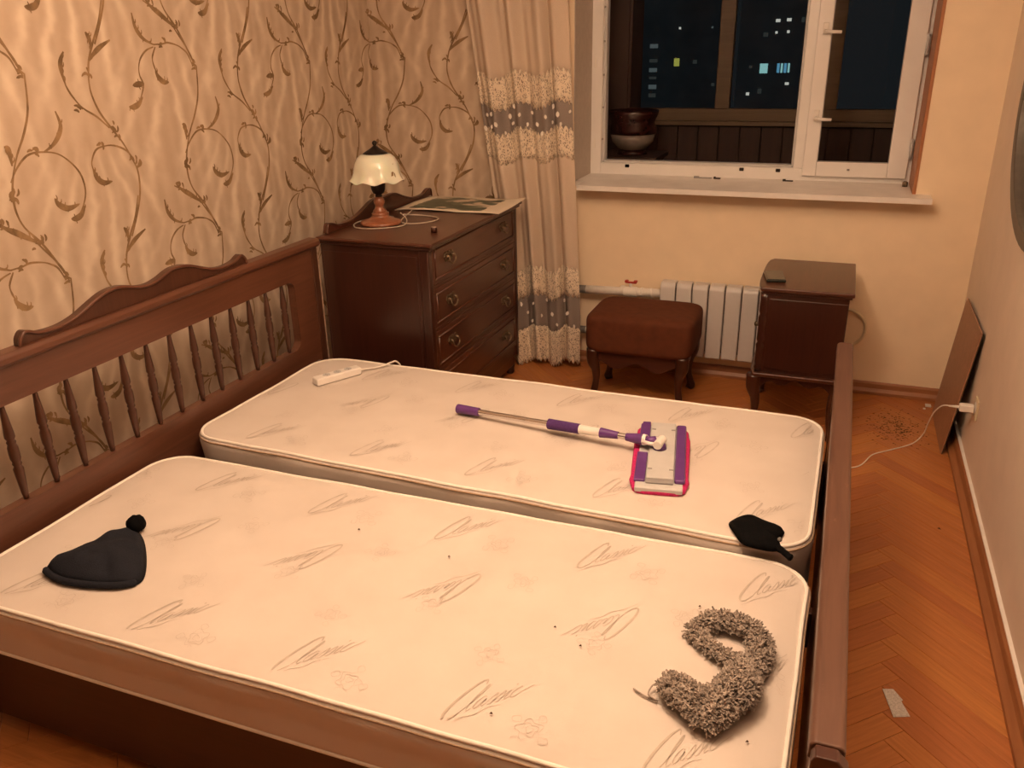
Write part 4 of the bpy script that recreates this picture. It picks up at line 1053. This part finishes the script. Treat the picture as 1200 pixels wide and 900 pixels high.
# ------------------------------------------------------------------ nightstand
def nightstand():
    x0, x1, y0, y1, zt, zb = 1.731, 2.113, 2.557, 3.083, .667, .277
    t = thing('nightstand', ((x0+x1)/2, (y0+y1)/2, 0), 'dark mahogany nightstand on curved legs beside the radiator, a phone on top', 'nightstand')
    def bow(off, n=16):     # outline with a bowed front on the -x side
        pts = [(x1-off, y0+off), (x1-off, y1-off)]
        for k in range(n+1):
            u = k/n; y = (y1-off)+(y0-y1+2*off)*u
            w = abs(2*u-1); x = x0+off+.016*(w**4)+ .030*max(0, w-.9)*10*.3*(1 if u < .5 else .3)
            pts.append((x, y))
        return pts
    MB().prism(bow(0), 2, zt-.018, zt).build('top', M['mahog_y'], t, .005, seg=3)
    MB().prism(bow(.008), 2, zt-.028, zt-.018).build('top_moulding', M['mahog_x'], t, .003)
    MB().prism(bow(.018), 2, zb+.012, zt-.028).build('body', M['mahog_z'], t, .002)
    box(x0+.055, x1-.02, y0+.014, y0+.020, zb+.03, zt-.05).build('side_panel', M['mahog_z'], t, .003)
    d = MB().prism([(x0+.012+.010*(abs(2*k/10-1)**4), y0+.06+(y1-y0-.12)*k/10) for k in range(11)]+[(x0+.03, y1-.06), (x0+.03, y0+.06)], 2, zb+.04, zt-.06).build('door', M['mahog_z'], t, .003)
    fuzzy_ball((x0+.004, y0+.12, .47), .011, 7).build('knob', M['brass'], d, smooth=True)
    for y in (y0+.030, y1-.030):
        MB().lathe((x0+.034, y, zb+.012), [(.018, 0), (.018, .02), (.014, .03), (.018, .045), (.017, .09), (.020, .12), (.014, .13), (.019, .145), (.017, .20), (.020, .24), (.014, .255), (.019, .27), (.017, .32), (.019, .35)], 14).build('column', M['mahog_z'], t, smooth=True)
    MB().prism(bow(-.004), 2, zb-.006, zb+.012).build('base_moulding', M['mahog_y'], t, .005, seg=3)
    for sx, x in ((-1, x0+.030), (1, x1-.030)):
        for sy, y in ((-1, y0+.032), (1, y1-.032)): cab_leg(x, y, zb-.005, sx, sy*.4, 'leg', t, M['mahog_z'], .022)
    n = 24; a0, a1 = x0+.03, x1-.03
    pts = [(a0+(a1-a0)*k/n, zb-.030-.030*abs(2*k/n-1)**2+.012*math.cos((2*k/n-1)*PI*3)) for k in range(n+1)]
    MB().prism([(a0, zb-.005)]+pts+[(a1, zb-.005)], 1, y0+.022, y0+.036).build('apron', M['mahog_x'], t, .002)
    MB().prism([(a0, zb-.005)]+pts+[(a1, zb-.005)], 1, y1-.036, y1-.022).build('apron', M['mahog_x'], t, .002)
nightstand()
ph = thing('mobile_phone', (1.787, 2.726, .667), 'dark mobile phone lying on the nightstand top', 'phone')
def rot_box(cx, cy, hx, hy, z0, z1, ang):
    ca, sa = math.cos(ang), math.sin(ang)
    vs = [(cx+a*ca-b*sa, cy+a*sa+b*ca, z) for a in (-hx, hx) for b in (-hy, hy) for z in (z0, z1)]
    return MB().add(vs, [(0, 1, 3, 2), (4, 6, 7, 5), (0, 4, 5, 1), (2, 3, 7, 6), (0, 2, 6, 4), (1, 5, 7, 3)])
rot_box(1.787, 2.726, .040, .080, .6675, .680, .17).build('case', M['phone'], ph, .005, seg=3)
rot_box(1.787, 2.726, .035, .072, .680, .6808, .17).build('screen', M['screen'], ph)
ring = [(2.105+.092*math.cos(2*PI*k/40), D-.018, .327+.092*math.sin(2*PI*k/40)) for k in range(40)]
cl = MB().tube(ring, .008, 8, closed=True).tube([(2.105, D-.018, .419), (2.105, D-.001, .419)], .006, 6).build('cable_loop', M['outlet'], smooth=True, origin=(2.105, D-.018, .235)); tag(cl, 'pale round cable loop on the wall behind the nightstand', 'cable')

# ------------------------------------------------------------------ right side: board, outlet, charger, mirror, litter
bd = thing('leaning_board', (2.55, 2.78, 0), 'brown hardboard panel leaning in the corner against the right wall', 'board')
def bdp(y, h, off): 
    b, tt = Vector((2.531, y, .002)), Vector((2.583, y+(.0 if y > 2.8 else -.055), .555))
    d = (tt-b); L = d.length; d.normalize(); n = Vector((d.z, 0, -d.x)); return b+d*(h*L)+n*off
ya, yb = 2.600, 3.045
vs = [bdp(y, h, o) for y in (ya, yb) for h in (0, 1) for o in (-.005, 0.0)]
MB().add(vs, [(0, 1, 3, 2), (4, 6, 7, 5), (0, 4, 5, 1), (2, 3, 7, 6), (0, 2, 6, 4), (1, 5, 7, 3)]).build('face', M['board'], bd)
vs = [bdp(y, h, o) for y in (ya+.001, yb-.001) for h in (.001, .999) for o in (.0, .003)]
MB().add(vs, [(0, 1, 3, 2), (4, 6, 7, 5), (0, 4, 5, 1), (2, 3, 7, 6), (0, 2, 6, 4), (1, 5, 7, 3)]).build('backing', M['board_edge'], bd)
ot = thing('wall_outlet', (XR, 2.40, .29), 'ivory wall outlet low on the right wall', 'outlet')
box(XR-.008, XR, 2.395, 2.470, .250, .330).build('plate', M['outlet'], ot, .004)
for y in (2.4325,): MB().tube([(XR-.0095, y, .29), (XR-.004, y, .29)], .024, 18).build('socket', M['white_pl'], ot, bevel=.001)
ch = thing('phone_charger', (XR-.04, 2.435, .27), 'white charger plugged in the right wall with its cable trailing to the bed', 'charger')
box(XR-.062, XR-.011, 2.420, 2.452, .272, .300).build('plug', M['white_pl'], ch, .005, seg=3)
MB().tube([(XR-.060, 2.436, .286), (XR-.095, 2.45, .28)], [.006, .004], 8).build('strain_relief', M['white_pl'], ch, smooth=True)
MB().tube(smooth_path([(XR-.09, 2.448, .281), (2.482, 2.470, .270), (2.462, 2.505, .225), (2.455, 2.555, .155), (2.452, 2.605, .085), (2.430, 2.632, .028), (2.391, 2.624, .004), (2.322, 2.558, .004), (2.262, 2.496, .004), (2.222, 2.394, .004), (2.183, 2.350, .004), (2.10, 2.33, .004), (2.0, 2.38, .004)], 7), .0026, 7).build('cable', M['cordw'], ch, smooth=True)
mr = thing('oval_mirror', (XR, 2.10, .98), 'oval mirror in a grey frame at the right edge', 'mirror')
el = lambda a, b, n=64: [(2.10+a*math.cos(2*PI*k/n), 1.42+b*math.sin(2*PI*k/n)) for k in range(n)]
def ring_prism(a0, b0, a1, b1, xa, xb):
    o, i = el(a0, b0), el(a1, b1); n = len(o)
    vs = [(xa, *p) for p in o]+[(xa, *p) for p in i]+[(xb, *p) for p in o]+[(xb, *p) for p in i]; fs = []
    for k in range(n):
        j = (k+1) % n; fs += [(k, j, n+j, n+k), (2*n+k, 3*n+k, 3*n+j, 2*n+j), (k, 2*n+k, 2*n+j, j), (n+k, n+j, 3*n+j, 3*n+k)]
    return MB().add(vs, fs)
ring_prism(.55, .44, .495, .385, XR-.032, XR).build('frame', M['mframe'], mr, .006)
MB().prism(el(.50, .39), 0, XR-.014, XR-.010).build('glass', M['mirror'], mr)

sc = MB().add([(2.269, 1.057, .001), (2.296, 1.066, .001), (2.318, 1.030, .001), (2.314, 1.024, .002), (2.333, .975, .001), (2.293, .959, .001),
               (2.269, 1.057, .0025), (2.296, 1.066, .0025), (2.318, 1.030, .0035), (2.314, 1.024, .0035), (2.333, .975, .0025), (2.293, .959, .0025)],
              [(0, 5, 4, 3, 2, 1), (6, 7, 8, 9, 10, 11)]+[(i, (i+1) % 6, 6+(i+1) % 6, 6+i) for i in range(6)]).build('paper_scrap', M['scrap'], origin=(2.30, 1.01, 0)); tag(sc, 'torn grey printed paper scrap on the parquet beside the bed', 'paper')
s2 = MB().box(2.502, 2.526, 3.105, 3.135, .001, .006).box(2.490, 2.500, 3.07, 3.085, .001, .004).build('white_scrap', M['white_pl'], origin=(2.51, 3.1, 0)); tag(s2, 'white plaster scrap on the floor near the leaning board', 'scrap')
s3 = MB().add([(2.468, 1.972, .001), (2.482, 1.966, .001), (2.478, 1.978, .001), (2.474, 1.972, .006)], [(0, 1, 3), (1, 2, 3), (2, 0, 3), (0, 2, 1)]).build('wood_chip', M['crumb'], origin=(2.475, 1.972, 0)); tag(s3, 'single dark chip on the open parquet by the right baseboard', 'chip')
dm = MB(); rnd = random.Random(12)
for k in range(420):
    a = rnd.uniform(0, 2*PI); r = rnd.gauss(0, 1); x = 2.365+.060*r*math.cos(a)+.05*math.sin(a*2); y = 2.825+.11*rnd.gauss(0, .8)
    if x > 2.50 or y > 3.12 or x < 2.2: continue
    s = rnd.uniform(.0008, .0030); z = .0005
    dm.add([(x-s*2.2, y-s, z), (x+s*2, y-s*.6, z), (x+s*.4, y+s*1.6, z), (x, y, z+s*.9)], [(0, 1, 3), (1, 2, 3), (2, 0, 3), (0, 2, 1)])
do = dm.build('swept_debris', M['crumb'], origin=(2.38, 2.85, 0)); tag(do, 'dark swept crumbs scattered on the floor near the corner', 'debris', kind='stuff')
